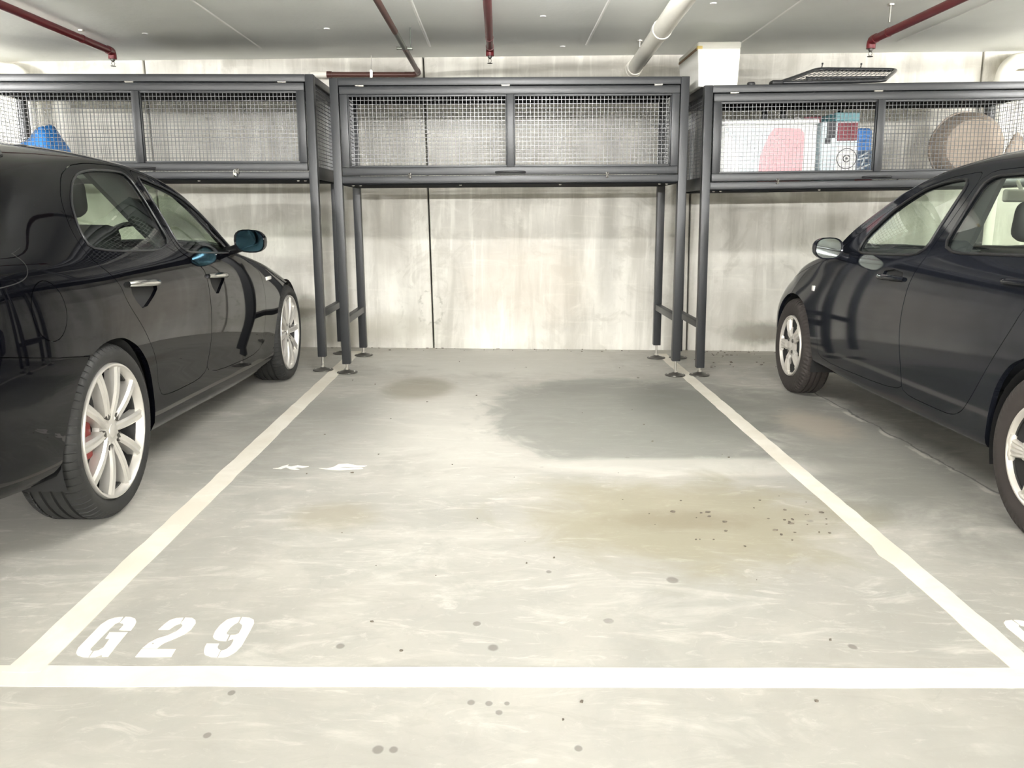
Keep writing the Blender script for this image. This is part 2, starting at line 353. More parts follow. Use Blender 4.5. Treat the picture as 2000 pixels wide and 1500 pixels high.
# fluorescent battens under the slab, in the driving aisle and over the neighbouring bays; others added as fill
def lit(k):
    m = bpy.data.materials.new('lit_tube'); m.use_nodes = True; nt = m.node_tree; nt.nodes.remove(nt.nodes['Principled BSDF'])
    e = nt.nodes.new('ShaderNodeEmission'); e.inputs[0].default_value = (1, .992, .975, 1); e.inputs[1].default_value = LAMP_POWER*k
    nt.links.new(e.outputs[0], nt.nodes['Material Output'].inputs[0]); return m
LNAMES = ['left of the camera in the aisle', 'over the aisle behind the camera', 'right of the camera in the aisle', 'over the bay left of the black sedan', 'over the bay right of the charcoal car', 'added as fill far left across the aisle', 'added as fill straight behind the camera across the aisle', 'added as fill far right across the aisle', 'added to brighten the open bay ahead of the camera']
for (x, y, z, k), w in zip(LAMPS, LNAMES):
    t = thing('fluorescent_batten', 'lit white fluorescent batten '+w, 'ceiling light', (x, y, z), (0, math.atan(-.0237), 0), 'fluorescent battens')
    b = MB(); b.rbox((-.63, -.028, .035), (.63, .028, .080), .006); b.tube([(-.4, 0, .07), (-.4, 0, .250)], .006, 8); b.tube([(.4, 0, .07), (.4, 0, .250)], .006, 8); b.rbox((-.63, -.03, -.02), (-.605, .03, .04), .004); b.rbox((.605, -.03, -.02), (.63, .03, .04), .004)
    b.build('housing', MT['cardwhite'], t, 40)
    b = MB(); b.lathe([(-.605, 0), (-.605, .016), (.605, .016), (.605, 0)], 12, 'x'); b.build('tube', lit(k), t, 50)

# ------------------------------------------------------------------ floor paint
def ragged(x0, x1, y0, y1, along, seed, amp=.0025):
    R = random.Random(seed); pts = []
    if along == 'y':
        ys = np.linspace(y0, y1, 60)
        pts = [(x0+R.uniform(-amp, amp), y) for y in ys]+[(x1+R.uniform(-amp, amp), y) for y in ys[::-1]]
    else:
        xs = np.linspace(x0, x1, 60)
        pts = [(x, y0+R.uniform(-amp, amp)) for x in xs]+[(x, y1+R.uniform(-amp, amp)) for x in xs[::-1]]
    return pts
def paint(name, polys, label, cat, group=None, h=.0016, m='paint'):
    b = MB()
    for q in polys: b.prism(q, 0.0, h)
    return tag(b.build(name, MT[m]), label, cat, group)
paint('bay_line', [ragged(-1.224, -1.134, 1.93, 6.95, 'y', 1)], 'cream painted bay line beside the black sedan on the left', 'painted line', 'parking bay lines', .0020)
rl = ragged(1.3236, 1.410, 1.93, 6.95, 'y', 2); rl = [(x-(.014 if (2.62 < y < 2.78 and x < 1.36) else 0), y) for x, y in rl]
paint('bay_line', [rl], 'cream painted bay line beside the charcoal car on the right', 'painted line', 'parking bay lines', .0020)
paint('bay_line', [ragged(-6.0, 6.0, 1.868, 1.9605, 'x', 3)], 'cream painted line across the open end of the bay', 'painted line', 'parking bay lines')
GLYPH_G = [[(-1.056, 2.226), (-1.053, 2.195), (-1.06, 2.187), (-1.062, 2.163), (-1.064, 2.049), (-1.06, 2.039), (-1.053, 2.035), (-1.049, 2.004), (-1.064, 2.006), (-1.081, 2.014), (-1.091, 2.026), (-1.098, 2.051), (-1.098, 2.18), (-1.09, 2.208), (-1.077, 2.221)], [(-1.05, 2.226), (-1.035, 2.225), (-1.018, 2.215), (-1.007, 2.197), (-1.002, 2.175), (-1.001, 2.147), (-1.034, 2.149), (-1.034, 2.177), (-1.04, 2.187), (-1.05, 2.191)], [(-1.054, 2.136), (-1.005, 2.136), (-1.0, 2.008), (-1.016, 2.008), (-1.021, 2.017), (-1.033, 2.005), (-1.046, 2.005), (-1.049, 2.034), (-1.039, 2.039), (-1.033, 2.052), (-1.038, 2.101), (-1.05, 2.102)]]
GLYPH_2 = [[(-0.885, 2.222), (-0.881, 2.187), (-0.891, 2.178), (-0.899, 2.152), (-0.928, 2.152), (-0.924, 2.181), (-0.918, 2.207), (-0.904, 2.22)], [(-0.88, 2.223), (-0.86, 2.221), (-0.846, 2.207), (-0.839, 2.19), (-0.839, 2.153), (-0.848, 2.126), (-0.865, 2.102), (-0.883, 2.081), (-0.888, 2.068), (-0.891, 2.051), (-0.93, 2.051), (-0.924, 2.08), (-0.912, 2.102), (-0.89, 2.12), (-0.875, 2.142), (-0.87, 2.164), (-0.871, 2.178), (-0.88, 2.188)], [(-0.93, 2.046), (-0.84, 2.046), (-0.838, 2.008), (-0.93, 2.007)]]
GLYPH_9 = [[(-0.726, 2.227), (-0.723, 2.197), (-0.73, 2.185), (-0.735, 2.165), (-0.736, 2.135), (-0.732, 2.126), (-0.725, 2.123), (-0.723, 2.09), (-0.742, 2.092), (-0.758, 2.101), (-0.766, 2.113), (-0.77, 2.143), (-0.768, 2.179), (-0.759, 2.211), (-0.744, 2.224)], [(-0.721, 2.227), (-0.7, 2.224), (-0.684, 2.211), (-0.677, 2.191), (-0.675, 2.149), (-0.674, 2.064), (-0.68, 2.033), (-0.693, 2.011), (-0.704, 2.006), (-0.717, 2.006), (-0.72, 2.038), (-0.709, 2.046), (-0.703, 2.066), (-0.704, 2.09), (-0.708, 2.103), (-0.719, 2.094), (-0.721, 2.123), (-0.709, 2.124), (-0.702, 2.132), (-0.703, 2.16), (-0.707, 2.18), (-0.719, 2.194)], [(-0.77, 2.076), (-0.737, 2.076), (-0.736, 2.058), (-0.73, 2.047), (-0.722, 2.041), (-0.72, 2.006), (-0.737, 2.008), (-0.755, 2.018), (-0.763, 2.033), (-0.769, 2.058)]]
for nm, gl, lab in (('stencil_letter', GLYPH_G, 'white stencilled letter G painted inside the bay corner'), ('stencil_digit', GLYPH_2, 'white stencilled digit 2 between the G and the 9'), ('stencil_digit', GLYPH_9, 'white stencilled digit 9 after the 2 on the floor')):
    paint(nm, gl, lab, 'stencil', 'stencilled bay number', .0014, 'stencil')
paint('stencil_letter', [[(x+2.544, y) for x, y in q] for q in GLYPH_G], 'white stencilled letter cut by the frame, right of the right bay line', 'stencil', None, .0014, 'stencil')
SCUFF_A = [(-1.007, 3.649), (-0.986, 3.658), (-0.971, 3.689), (-0.951, 3.711), (-0.95, 3.685), (-0.931, 3.681), (-0.908, 3.702), (-0.885, 3.691), (-0.853, 3.683), (-0.878, 3.661), (-0.9, 3.669), (-0.912, 3.656), (-0.886, 3.639), (-0.906, 3.63), (-0.929, 3.642), (-0.953, 3.668), (-0.969, 3.642)]
SCUFF_B = [(-0.804, 3.658), (-0.766, 3.655), (-0.74, 3.681), (-0.726, 3.725), (-0.685, 3.731), (-0.642, 3.705), (-0.593, 3.702), (-0.608, 3.684), (-0.648, 3.674), (-0.69, 3.687), (-0.724, 3.677), (-0.66, 3.661), (-0.611, 3.667), (-0.604, 3.654), (-0.657, 3.64), (-0.705, 3.63), (-0.744, 3.634)]
paint('paint_scuff', [SCUFF_A], 'smaller white paint scuff on the floor nearer the left line', 'paint mark', 'white paint scuffs', .0012, 'stencil')
paint('paint_scuff', [SCUFF_B], 'larger white paint scuff on the floor right of the smaller one', 'paint mark', 'white paint scuffs', .0012, 'stencil')
# crumbs of dirt swept along the wall and the lines
R = random.Random(7); b = MB()
def crumb(x, y, s):
    if -1.26 < x < -1.10 or 1.29 < x < 1.45 or 1.84 < y < 1.99: return
    a = R.uniform(0, PI); q = [(x+s*R.uniform(.5, 1.1)*math.cos(a+k*PI/3)*(1.5 if k % 3 == 0 else .8), y+s*R.uniform(.5, 1.1)*math.sin(a+k*PI/3)) for k in range(6)]
    b.prism(q, 0, s*.5)
for _ in range(70): crumb(R.uniform(-1.9, 2.6), 7.14-abs(R.gauss(0, .06)), R.uniform(.003, .010))
for _ in range(40): crumb(R.gauss(1.05, .28), R.gauss(3.03, .14), R.uniform(.003, .009))
for _ in range(30): crumb(R.uniform(1.5, 2.2), R.uniform(6.3, 7.05), R.uniform(.004, .010))
for _ in range(45): crumb(R.uniform(-1.0, 1.2), R.uniform(1.2, 6.6), R.uniform(.002, .007))
tag(b.build('debris', MT['grit']), 'dark crumbs of dirt scattered over the concrete floor and along the wall', 'debris', None, 'stuff')

# ------------------------------------------------------------------ storage cages
def wire_panel(mb, ax, lo, hi, off, step=.0265, t=.0016):
    """flat welded mesh: ax 'y' -> panel in x/z at y=off ; 'x' -> panel in y/z at x=off ; 'z' -> panel in x/y"""
    (a0, b0), (a1, b1) = lo, hi
    def put(al, ah, bl, bh, o0, o1):
        if ax == 'y': mb.box((al, o0, bl), (ah, o1, bh))
        elif ax == 'x': mb.box((o0, al, bl), (o1, ah, bh))
    n = max(1, round((a1-a0)/step))
    for i in range(n+1):
        a = a0+(a1-a0)*i/n; put(a-t, a+t, b0, b1, off-t, off+t)
    n = max(1, round((b1-b0)/step))
    for i in range(n+1):
        z = b0+(b1-b0)*i/n; put(a0, a1, z-t, z+t, off+t, off+3*t)

HW, DEP, TOP = 1.213, .81, 2.036
def cage(xc, yf, th, label, floor_z):
    root = thing('storage_cage', label, 'storage cage', (xc, yf, 0), (0, th, 0), 'over-bonnet storage cages')
    L = .058; m = MT['cage']
    for sx in (-1, 1):
        for ry in (0, 1):
            x0 = -HW if sx < 0 else HW-L; y0 = ry*(DEP-L)
            b = MB(); b.rbox((x0, y0, .088), (x0+L, y0+L, TOP), .004, 2)
            leg = b.build('leg', m, root, 40)
            cx_, cy_ = x0+L/2, y0+L/2; zf = cx_*math.sin(th)   # local height of the floor below this leg
            b = MB(); T = Matrix.Translation((cx_, cy_, zf))
            b.lathe([(.001, 0), (.001, .072), (.004, .074), (.008, .072), (.010, .060), (.020, .026), (.024, .018), (.024, 0)], 32, 'z', T)
            b.build('foot_plate', MT['foot'], leg, 35)
            b = MB(); T = Matrix.Translation((cx_, cy_, 0))
            b.lathe([(zf+.020, 0), (zf+.020, .008), (.092, .008), (.092, 0)], 14, 'z', T)
            b.build('foot_stem', MT['zinc'], leg, 35)
            b = MB(); b.lathe([(zf+.026, 0), (zf+.026, .015), (zf+.038, .015), (zf+.038, 0)], 6, 'z', T); b.build('lock_nut', MT['zinc'], leg, 35)
            for dx in (-.052, .052):
                b = MB(); b.lathe([(zf+.006, 0), (zf+.006, .007), (zf+.014, .006), (zf+.014, 0)], 8, 'z', Matrix.Translation((cx_+dx, cy_, 0))); b.build('anchor_bolt', MT['zinc'], leg, 35)
        x0 = -HW if sx < 0 else HW-L
        b = MB(); b.rbox((x0+.006, L, .372), (x0+L-.006, DEP-L, .420), .003, 2); b.build('stretcher', m, root, 40)
        # side panel: rails and mesh
        b = MB()
        b.rbox((x0+.004, L, TOP-.052), (x0+L-.004, DEP-L, TOP-.002), .003); b.build('side_rail', m, root, 40)
        b = MB(); b.rbox((x0+.004, L, 1.345), (x0+L-.004, DEP-L, 1.43), .003); b.build('side_rail', m, root, 40)
        b = MB(); wire_panel(b, 'x', (L, 1.43), (DEP-L, TOP-.052), x0+L/2); b.build('side_mesh', MT['wire'], root)
    b = MB(); b.rbox((-HW+L, .002, TOP-.050), (HW-L, .052, TOP), .004); b.build('top_rail', m, root, 40)
    b = MB(); b.rbox((-HW+L, .002, 1.345), (HW-L, .052, 1.394), .004); b.build('bottom_rail', m, root, 40)
    b = MB(); b.rbox((-HW+L, DEP-.052, TOP-.050), (HW-L, DEP-.002, TOP), .004); b.build('back_rail', m, root, 40)
    b = MB(); b.rbox((-HW+L, DEP-.052, 1.345), (HW-L, DEP-.002, 1.394), .004)
    b.build('back_rail', m, root, 40)
    b = MB(); b.box((-HW+L*.9, .05, TOP-.078), (HW-L*.9, DEP-.003, TOP-.002)); b.build('roof_sheet', MT['cage_shaded'], root)
    b = MB(); b.box((-HW+L*.5, .03, 1.338), (HW-L*.5, DEP-.01, 1.344)); b.box((-HW+L, .05, 1.344), (HW-L, DEP-.05, 1.358))
    b.build('floor_tray', MT['cage_shaded'], root)
    for x in (-1.10, -1.05, -.35, .35, 1.05, 1.10):
        b = MB(); b.lathe([(1.339, .010), (1.331, .008), (1.331, 0)], 8, 'z', Matrix.Translation((x, .12, 0))); b.build('tray_screw', MT['zinc'], root)
    b = MB(); wire_panel(b, 'y', (-HW+L, 1.394), (HW-L, TOP-.05), DEP-L/2, .0265, .0010); b.build('back_mesh', MT['wire'], root)
    # top-hung door
    dx0, dx1, dz0, dz1, yd = -1.148, 1.148, 1.399, 1.980, -.006
    b = MB(); fr = .052
    b.rbox((dx0, yd, dz1-fr), (dx1, yd+.04, dz1), .004); b.rbox((dx0, yd, dz0), (dx1, yd+.04, dz0+fr), .004)
    b.rbox((dx0, yd, dz0+fr), (dx0+fr, yd+.04, dz1-fr), .004); b.rbox((dx1-fr, yd, dz0+fr), (dx1, yd+.04, dz1-fr), .004)
    b.rbox((-.024, yd, dz0+fr), (.026, yd+.04, dz1-fr), .004)
    door = b.build('door', m, root, 40)
    b = MB()   # slim beads that hold the two mesh panes
    for (xa, xb) in ((dx0+fr, -.024), (.026, dx1-fr)):
        w = .014; z0, z1 = dz0+fr, dz1-fr
        b.rbox((xa, yd+.010, z1-w), (xb, yd+.03, z1), .002); b.rbox((xa, yd+.010, z0), (xb, yd+.03, z0+w), .002)
        b.rbox((xa, yd+.010, z0+w), (xa+w*.6, yd+.03, z1-w), .002); b.rbox((xb-w*.6, yd+.010, z0+w), (xb, yd+.03, z1-w), .002)
    b.build('bead', m, door, 40)
    for (xa, xb) in ((dx0+fr, -.024), (.026, dx1-fr)):
        b = MB(); wire_panel(b, 'y', (xa+.006, dz0+fr+.008), (xb-.006, dz1-fr-.008), yd+.024); b.build('mesh_panel', MT['wire'], door)
    for x in (-1.01, -.03, 1.0):
        b = MB(); b.rbox((x-.028, yd-.003, 1.977), (x+.028, yd+.01, 1.990), .002); b.lathe([(x-.028, .005), (x+.028, .005)], 10, 'x', Matrix.Translation((0, yd-.004, 1.984)))
        b.build('hinge', MT['zinc'], door, 40)
    b = MB(); b.tube([(-.10, yd+.005, 1.415), (-.085, yd-.018, 1.415), (-.05, yd-.026, 1.417), (.05, yd-.026, 1.417), (.085, yd-.018, 1.415), (.10, yd+.005, 1.415)], [.008, .009, .007, .007, .009, .008], 10)
    b.build('door_handle', MT['dark'], door, 50)
    for x in (-.69, .665):
        b = MB(); b.rbox((x-.011, yd-.008, 1.396), (x+.011, yd+.004, 1.412), .002); b.rbox((x-.008, yd-.010, 1.376), (x+.008, .004, 1.394), .002); b.tube([(x, yd-.004, 1.412), (x, yd-.012, 1.404), (x, yd-.012, 1.386), (x, yd-.002, 1.380)], .0035, 8)
        b.build('latch', MT['foot'], door, 40)
    return root
CL = (-2.46, 6.04, -.0122); CC = (.100, 5.95, -.0175); CR = (2.65, 5.97, -.0255)
cage(*CC, 'empty charcoal mesh storage cage on legs at the head of the open bay', 0)
cage(*CL, 'charcoal mesh storage cage above the black sedan with a blue tarpaulin inside', 0)
cage(*CR, 'charcoal mesh storage cage above the charcoal car holding boxes', 0)
def cp_(c, x, y, z):   # cage local -> world
    s_, c_ = math.sin(c[2]), math.cos(c[2]); return (c[0]+x*c_+z*s_, c[1]+y, -x*s_+z*c_)

# ------------------------------------------------------------------ things in and on the cages
# padlock on the left cage
t = thing('padlock', 'small brass-grey padlock hanging on the door of the cage above the black sedan', 'padlock', cp_(CL, .65, -.022, 1.358), (0, CL[2], 0))
b = MB(); b.rbox((-.011, -.007, -.002), (.011, .007, .030), .003); b.build('lock_body', MT['chrome'], t, 40)
b = MB(); b.tube([(-.007, 0, .028), (-.007, 0, .040), (-.004, 0, .046), (.004, 0, .046), (.007, 0, .040), (.007, 0, .028)], .0025, 8); b.build('shackle', MT['zinc'], t, 50)
# blue tarpaulin: a slumped, folded pile
def lump(prof, depth, seed, amp, name, m, label, cat, loc, rot=(0, 0, 0)):
    Rn = random.Random(seed); b = MB(); ny = 12; xs = np.linspace(prof[0][0], prof[-1][0], 26)
    top = np.interp(xs, [p[0] for p in prof], [p[1] for p in prof]); vs = []; fs = []
    for j in range(ny+1):
        v = j/ny; k = math.sin(PI*min(1, max(0, v)))**.55
        for i, x in enumerate(xs):
            w = amp*Rn.uniform(-1, 1)
            vs.append((x+w*.5*k, (v-.5)*depth+w*k, max(0.0, top[i]*k*(1+.05*math.sin(40*x+j*1.7))+w*k)))
    n = len(xs)
    for j in range(ny):
        for i in range(n-1): fs.append((j*n+i, j*n+i+1, (j+1)*n+i+1, (j+1)*n+i))
    b.add(vs, fs)
    b.add([(xs[0], -depth/2, 0), (xs[-1], -depth/2, 0), (xs[-1], depth/2, 0), (xs[0], depth/2, 0)], ((0, 3, 2, 1),))
    o = b.build(name, m, None, 60); o.location = loc; o.rotation_euler = rot
    return tag(o, label, cat)
lump([(-.24, .03), (-.22, .14), (-.16, .215), (-.09, .28), (-.02, .335), (.045, .385), (.09, .37), (.13, .29), (.165, .20), (.20, .12), (.215, .02)], .42, 3, .008, 'tarpaulin', MT['tarp'],
     'crumpled bright blue tarpaulin inside the cage above the black sedan', 'tarpaulin', cp_(CL, -.86, .38, 1.360), (0, CL[2], 0))
lump([(-.05, .01), (-.04, .15), (.01, .20), (.04, .18), (.05, .02)], .10, 5, .004, 'white_cloth', MT['cardwhite'],
     'white cloth bundle left of the blue tarpaulin in the cage', 'cloth', cp_(CL, -1.085, .115, 1.360), (0, CL[2], 0))
# contents of the right cage
t = thing('storage_tub', 'wide white plastic tub with grey and pink panels behind the right cage mesh', 'storage tub', cp_(CR, -.735, .10, 1.360), (0, CR[2], 0))
b = MB(); b.rbox((-.345, 0, 0), (.345, .44, .425), .02, 3); b.build('tub_body', MT['tub'], t, 40)
b = MB(); b.rbox((-.352, -.010, .425), (.352, .45, .455), .008, 2); b.build('lid', MT['tub'], t, 40)
b = MB()
def front_poly(pts, y0, y1):
    n = len(pts); b.add([(x, y0, z) for x, z in pts]+[(x, y1, z) for x, z in pts], [tuple(range(n)), tuple(range(2*n-1, n-1, -1))]+[(i, n+i, n+(i+1) % n, (i+1) % n) for i in range(n)])
front_poly([(-.20, .03), (-.03, .03), (.03, .37), (.06, .40), (-.30, .40), (-.20, .27)], -.004, .02); b.build('grey_panel', MT['tubgrey'], t)
b = MB(); front_poly([(-.07, .02), (.24, .02), (.25, .20), (.25, .36), (.22, .395), (.04, .40), (.0, .35), (-.05, .22)], -.006, .02); b.build('pink_panel', MT['pink'], t)
t = thing('folding_trolley', 'black folded trolley frame lying above and behind the white tub', 'trolley', cp_(CR, -.55, .58, 1.360), (0, CR[2], 0))
b = MB(); b.rbox((-.50, 0, .0), (.48, .14, .44), .01); b.build('trolley_base', MT['dark'], t, 40)
b = MB(); b.rbox((-.50, -.02, .44), (.48, .12, .505), .01); b.build('trolley_deck', MT['dark'], t, 40)
b = MB(); b.rbox((-.28, -.03, .455), (-.02, -.018, .49), .003); b.build('red_strip', MT['maroon'], t)
b = MB(); b.rbox((.22, -.03, .46), (.46, -.018, .52), .003); b.build('red_strip', MT['maroon'], t)
b = MB(); b.lathe([(-.035, 0), (-.035, .03), (-.02, .034), (0, .03), (0, 0)], 20, 'y', Matrix.Translation((.16, -.01, .49))); b.build('trolley_wheel', MT['foot'], t, 40)
for x in (-.07, .07, .50):
    b = MB(); b.rbox((x-.020, .0, .46), (x+.020, .012, .585), .003); b.build('strap', MT['dark'], t)
t = thing('toy_carton', 'pale blue and white carton with a round target emblem beside the white tub', 'carton', cp_(CR, -.20, .12, 1.360), (0, CR[2], 0))
b = MB(); b.rbox((-.15, 0, 0), (.10, .30, .44), .004); b.build('carton_body', MT['carton'], t, 40)
b = MB(); b.rbox((-.045, -.004, .10), (.098, .02, .275), .002); b.build('white_label', MT['cardwhite'], t)
b = MB()
for r0, r1 in ((.066, .071), (.020, .026), (.0, .009)):
    b.lathe([(-.008, r0), (-.008, r1), (-.002, r1), (-.002, r0)], 40, 'y', Matrix.Translation((.028, 0, .188)))
b.build('target_emblem', MT['ink'], t)
b = MB(); b.rbox((-.045, -.006, .31), (.095, .01, .43), .002); b.build('maroon_panel', MT['maroon'], t)
b = MB(); b.rbox((-.12, -.006, .33), (-.06, .01, .44), .002); b.rbox((-.13, -.006, .29), (-.09, .01, .331), .002); b.build('black_panel', MT['ink'], t)
b = MB(); b.rbox((-.07, .01, .44), (.10, .28, .497), .004); tag(b.build('flat_box', MT['teal']), 'flat teal box lying on top of the target carton', 'box').location = cp_(CR, -.20, .12, 1.363)
t = thing('blue_bag', 'bright blue bag standing right of the target carton', 'bag', cp_(CR, -.035, .17, 1.360), (0, CR[2], 0))
b = MB(); b.rbox((-.055, 0, .09), (.065, .22, .40), .03, 4); b.build('bag_body', MT['bluebag'], t, 60)
b = MB(); b.rbox((-.050, -.012, .10), (.062, .05, .245), .006); b.build('front_pocket', MT['navy'], t, 40)
b = MB()
for (x, z, l, a) in ((0, .215, .07, .5), (0, .19, .08, .2), (.0, .165, .05, 1.2), (.01, .135, .08, .35), (-.02, .12, .05, .1)):
    b.box((-l/2, -.002, -.005), (l/2, .003, .005), Matrix.Translation((x, -.013, z)) @ Matrix.Rotation(-a, 4, 'Y'))
b.build('pale_print', MT['tubgrey'], t)
b = MB(); b.rbox((-.062, -.02, 0), (.068, .20, .088), .004); o = b.build('red_box', MT['redbox']); o.location = cp_(CR, -.035, .17, 1.360); o.rotation_euler = (0, CR[2], 0)
tag(o, 'small red printed box under the blue bag in the right cage', 'box')
b = MB(); pts = [(.015*math.cos(k*.4)*k/6-.02, .012*math.sin(k*.4), .005+.0022*k+.04*max(0, (k-14))/6) for k in range(22)]
b.tube(pts, .005, 8); o = b.build('cable_end', MT['dark'], None, 60); o.location = cp_(CR, .20, .15, 1.360); tag(o, 'short black cable end standing up on the right cage floor', 'cable')
t = thing('woven_basket', 'tan woven round basket tipped on its side at the far end of the right cage', 'basket', cp_(CR, .865, .47, 1.384), (0, CR[2], 0))
b = MB(); b.lathe([(-.16, 0), (-.16, .10), (-.13, .19), (-.04, .245), (.06, .255), (.06, .235), (-.03, .225), (-.10, .17), (-.13, 0)], 36, 'y', Matrix.Translation((0, 0, .255)) @ Matrix.Rotation(-.15, 4, 'Z'))
b.build('basket_body', MT['wicker'], t, 40)
b = MB(); b.tube([(.235*math.cos(a), .06, .255+.25*math.sin(a)) for a in np.linspace(0, 2*PI, 28, endpoint=False)], .014, 8, closed=True); b.build('rim', MT['beige'], t, 60)
lump([(-.10, .02), (-.06, .22), (.0, .36), (.05, .30), (.09, .02)], .18, 9, .008, 'blanket', MT['beige'], 'beige patterned blanket bundled beside the tan basket', 'blanket', cp_(CR, 1.04, .16, 1.360), (0, CR[2], 0))
# white foam box on the right cage
t = thing('foam_box', 'white foam box with taped lid on top of the right cage, near the ceiling', 'foam box', cp_(CR, -1.105, .08, TOP+.002), (0, CR[2], 0))
bm_ = MB(); w0, w1, h = .133, .148, .245
bm_.add([(-w0, 0, 0), (w0, 0, 0), (w0, .58, 0), (-w0, .58, 0), (-w1+.004, -.008, h), (w1-.004, -.008, h), (w1-.004, .60, h), (-w1+.004, .60, h)], ((3, 2, 1, 0), (4, 5, 6, 7), (0, 1, 5, 4), (1, 2, 6, 5), (2, 3, 7, 6), (3, 0, 4, 7)))
bm_.build('box_body', MT['white'], t)
b = MB(); b.rbox((-w1, -.014, .245), (w1, .606, .288), .010, 3); b.build('lid', MT['white'], t, 40)
b = MB(); b.rbox((-w1-.002, -.016, .243), (-w1+.032, .02, .262), .002); b.build('yellow_tape', MT['yellow'], t)
b = MB(); b.rbox((-w1-.0025, .021, .240), (-w1+.01, .60, .256), .002); b.build('brown_tape', MT['brown'], t)
# cargo barrier and bits
t = thing('cargo_barrier', 'black tubular mesh cargo barrier lying tilted on top of the right cage', 'cargo barrier', (0, 0, 0))
A, B_, C_, D = Vector((1.93, 6.10, 2.045)), Vector((2.66, 6.10, 2.070)), Vector((2.965, 6.60, 2.225)), Vector((2.37, 6.60, 2.222))
def rounded(pts, r, n=6):
    out = []; m = len(pts)
    for i in range(m):
        p, a, c = pts[i], pts[i-1], pts[(i+1) % m]; da, dc = (a-p).normalized(), (c-p).normalized()
        for k in range(n+1):
            u = k/n; out.append((p+da*r)*(1-u)**2 + p*2*u*(1-u) + (p+dc*r)*u*u)
    return out
b = MB(); b.tube(rounded([A, B_, C_, D], .07), .0135, 10, closed=True); b.build('tube_frame', MT['satin'], t, 60)
b = MB(); nx, ny_ = 19, 5
for i in range(1, nx):
    u = i/nx; b.tube([A.lerp(B_, u), D.lerp(C_, u)], .0022, 6)
for j in range(1, ny_):
    v = j/ny_; b.tube([A.lerp(D, v), B_.lerp(C_, v)], .0022, 6)
b.build('mesh_infill', MT['satin'], t)
b = MB(); b.tube([A.lerp(D, .32)+Vector((.10, 0, 0)), B_.lerp(C_, .28)], .010, 8); b.build('cross_bar', MT['satin'], t, 60)
for u in (.05, .54):
    p = D.lerp(C_, u); b = MB(); b.tube([p, p+Vector((.004, .0, .034))], .004, 8); b.lathe([(0, 0), (.002, .007), (.012, .007), (.014, 0)], 10, 'z', Matrix.Translation(p+Vector((.004, 0, .032)))); b.build('clamp_screw', MT['dark'], t, 50)
b = MB(); b.rbox((1.875, 6.08, 2.03), (1.955, 6.16, 2.062), .012, 3); b.build('rubber_pad', MT['dark'], t, 50)
b = MB(); b.lathe([(0, 0), (0, .026), (.012, .028), (.020, .024), (.020, 0)], 20, 'z'); o = b.build('rubber_cap', MT['dark'], None, 50); o.location = cp_(CR, -.885, .05, TOP+.001)
tag(o, 'small round black cap on the right cage between foam box and cargo barrier', 'cap')

# ------------------------------------------------------------------ pipes under the slab
def hanger(parent, x, y, zp, r, m='zinc'):
    b = MB(); zc = cz(x)
    b.lathe([(zc, 0), (zc, .022), (zc-.010, .020), (zc-.012, 0)], 12, 'z', Matrix.Translation((x, y, 0)))
    b.tube([(x, y, zc-.005), (x, y, zp+r+.035)], .006, 8)
    b.tube([(x-r-.003, y, zp)] + [(x+(r+.003)*math.cos(a), y, zp+(r+.003)*math.sin(a)) for a in np.linspace(PI, 2*PI, 9)] + [(x+r*.55, y, zp+r+.04), (x-r*.55, y, zp+r+.04), (x-r-.003, y, zp)], .0035, 6)
    b.build('hanger', MT[m], parent, 50)
def sprinkler(label, x, y0, y1, z, r, hy):
    t = thing('sprinkler_pipe', label, 'sprinkler pipe', (0, 0, 0), (0, 0, 0), 'red sprinkler pipes')
    b = MB(); b.tube([(x, y0, z), (x, y1, z)], r, 18); b.build('pipe', MT['red'], t, 50)
    b = MB(); arc = [(x, y1-.03+.03*math.sin(a)+.0, z-.03*(1-math.cos(a))) for a in np.linspace(0, PI/2, 7)]
    b.tube([(x, y1-.075, z)]+arc+[(x, y1, z-.052)], r*1.16, 18); b.build('elbow', MT['red'], t, 50)
    b = MB(); T = Matrix.Translation((x, y1, z-.05))
    b.lathe([(0, 0), (0, .014), (-.014, .014), (-.018, .008), (-.022, .008), (-.022, 0)], 12, 'z', T)
    b.tube([(x-.007, y1, z-.07), (x-.012, y1, z-.082), (x-.004, y1, z-.097)], .002, 6); b.tube([(x+.007, y1, z-.07), (x+.012, y1, z-.082), (x+.004, y1, z-.097)], .002, 6)
    b.lathe([(-.048, 0), (-.048, .018), (-.051, .018), (-.051, 0)], 16, 'z', T); b.build('sprinkler_head', MT['foot'], t, 40)
    b = MB(); b.tube([(x, hy-.012, z), (x, hy+.012, z)], r*1.10, 18); b.build('collar', MT['red'], t, 50)
    hanger(t, x, hy, z, r)
sprinkler('red sprinkler pipe under the slab above the left cage', -2.80, -9.8, 6.47, 2.25, .0245, 6.02)
sprinkler('red sprinkler pipe running straight away above the middle of the bay', -.074, -9.8, 6.22, 2.265, .0245, 5.86)
sprinkler('red sprinkler pipe under the slab above the right cage', 2.405, -9.8, 5.76, 2.265, .0245, 5.52)
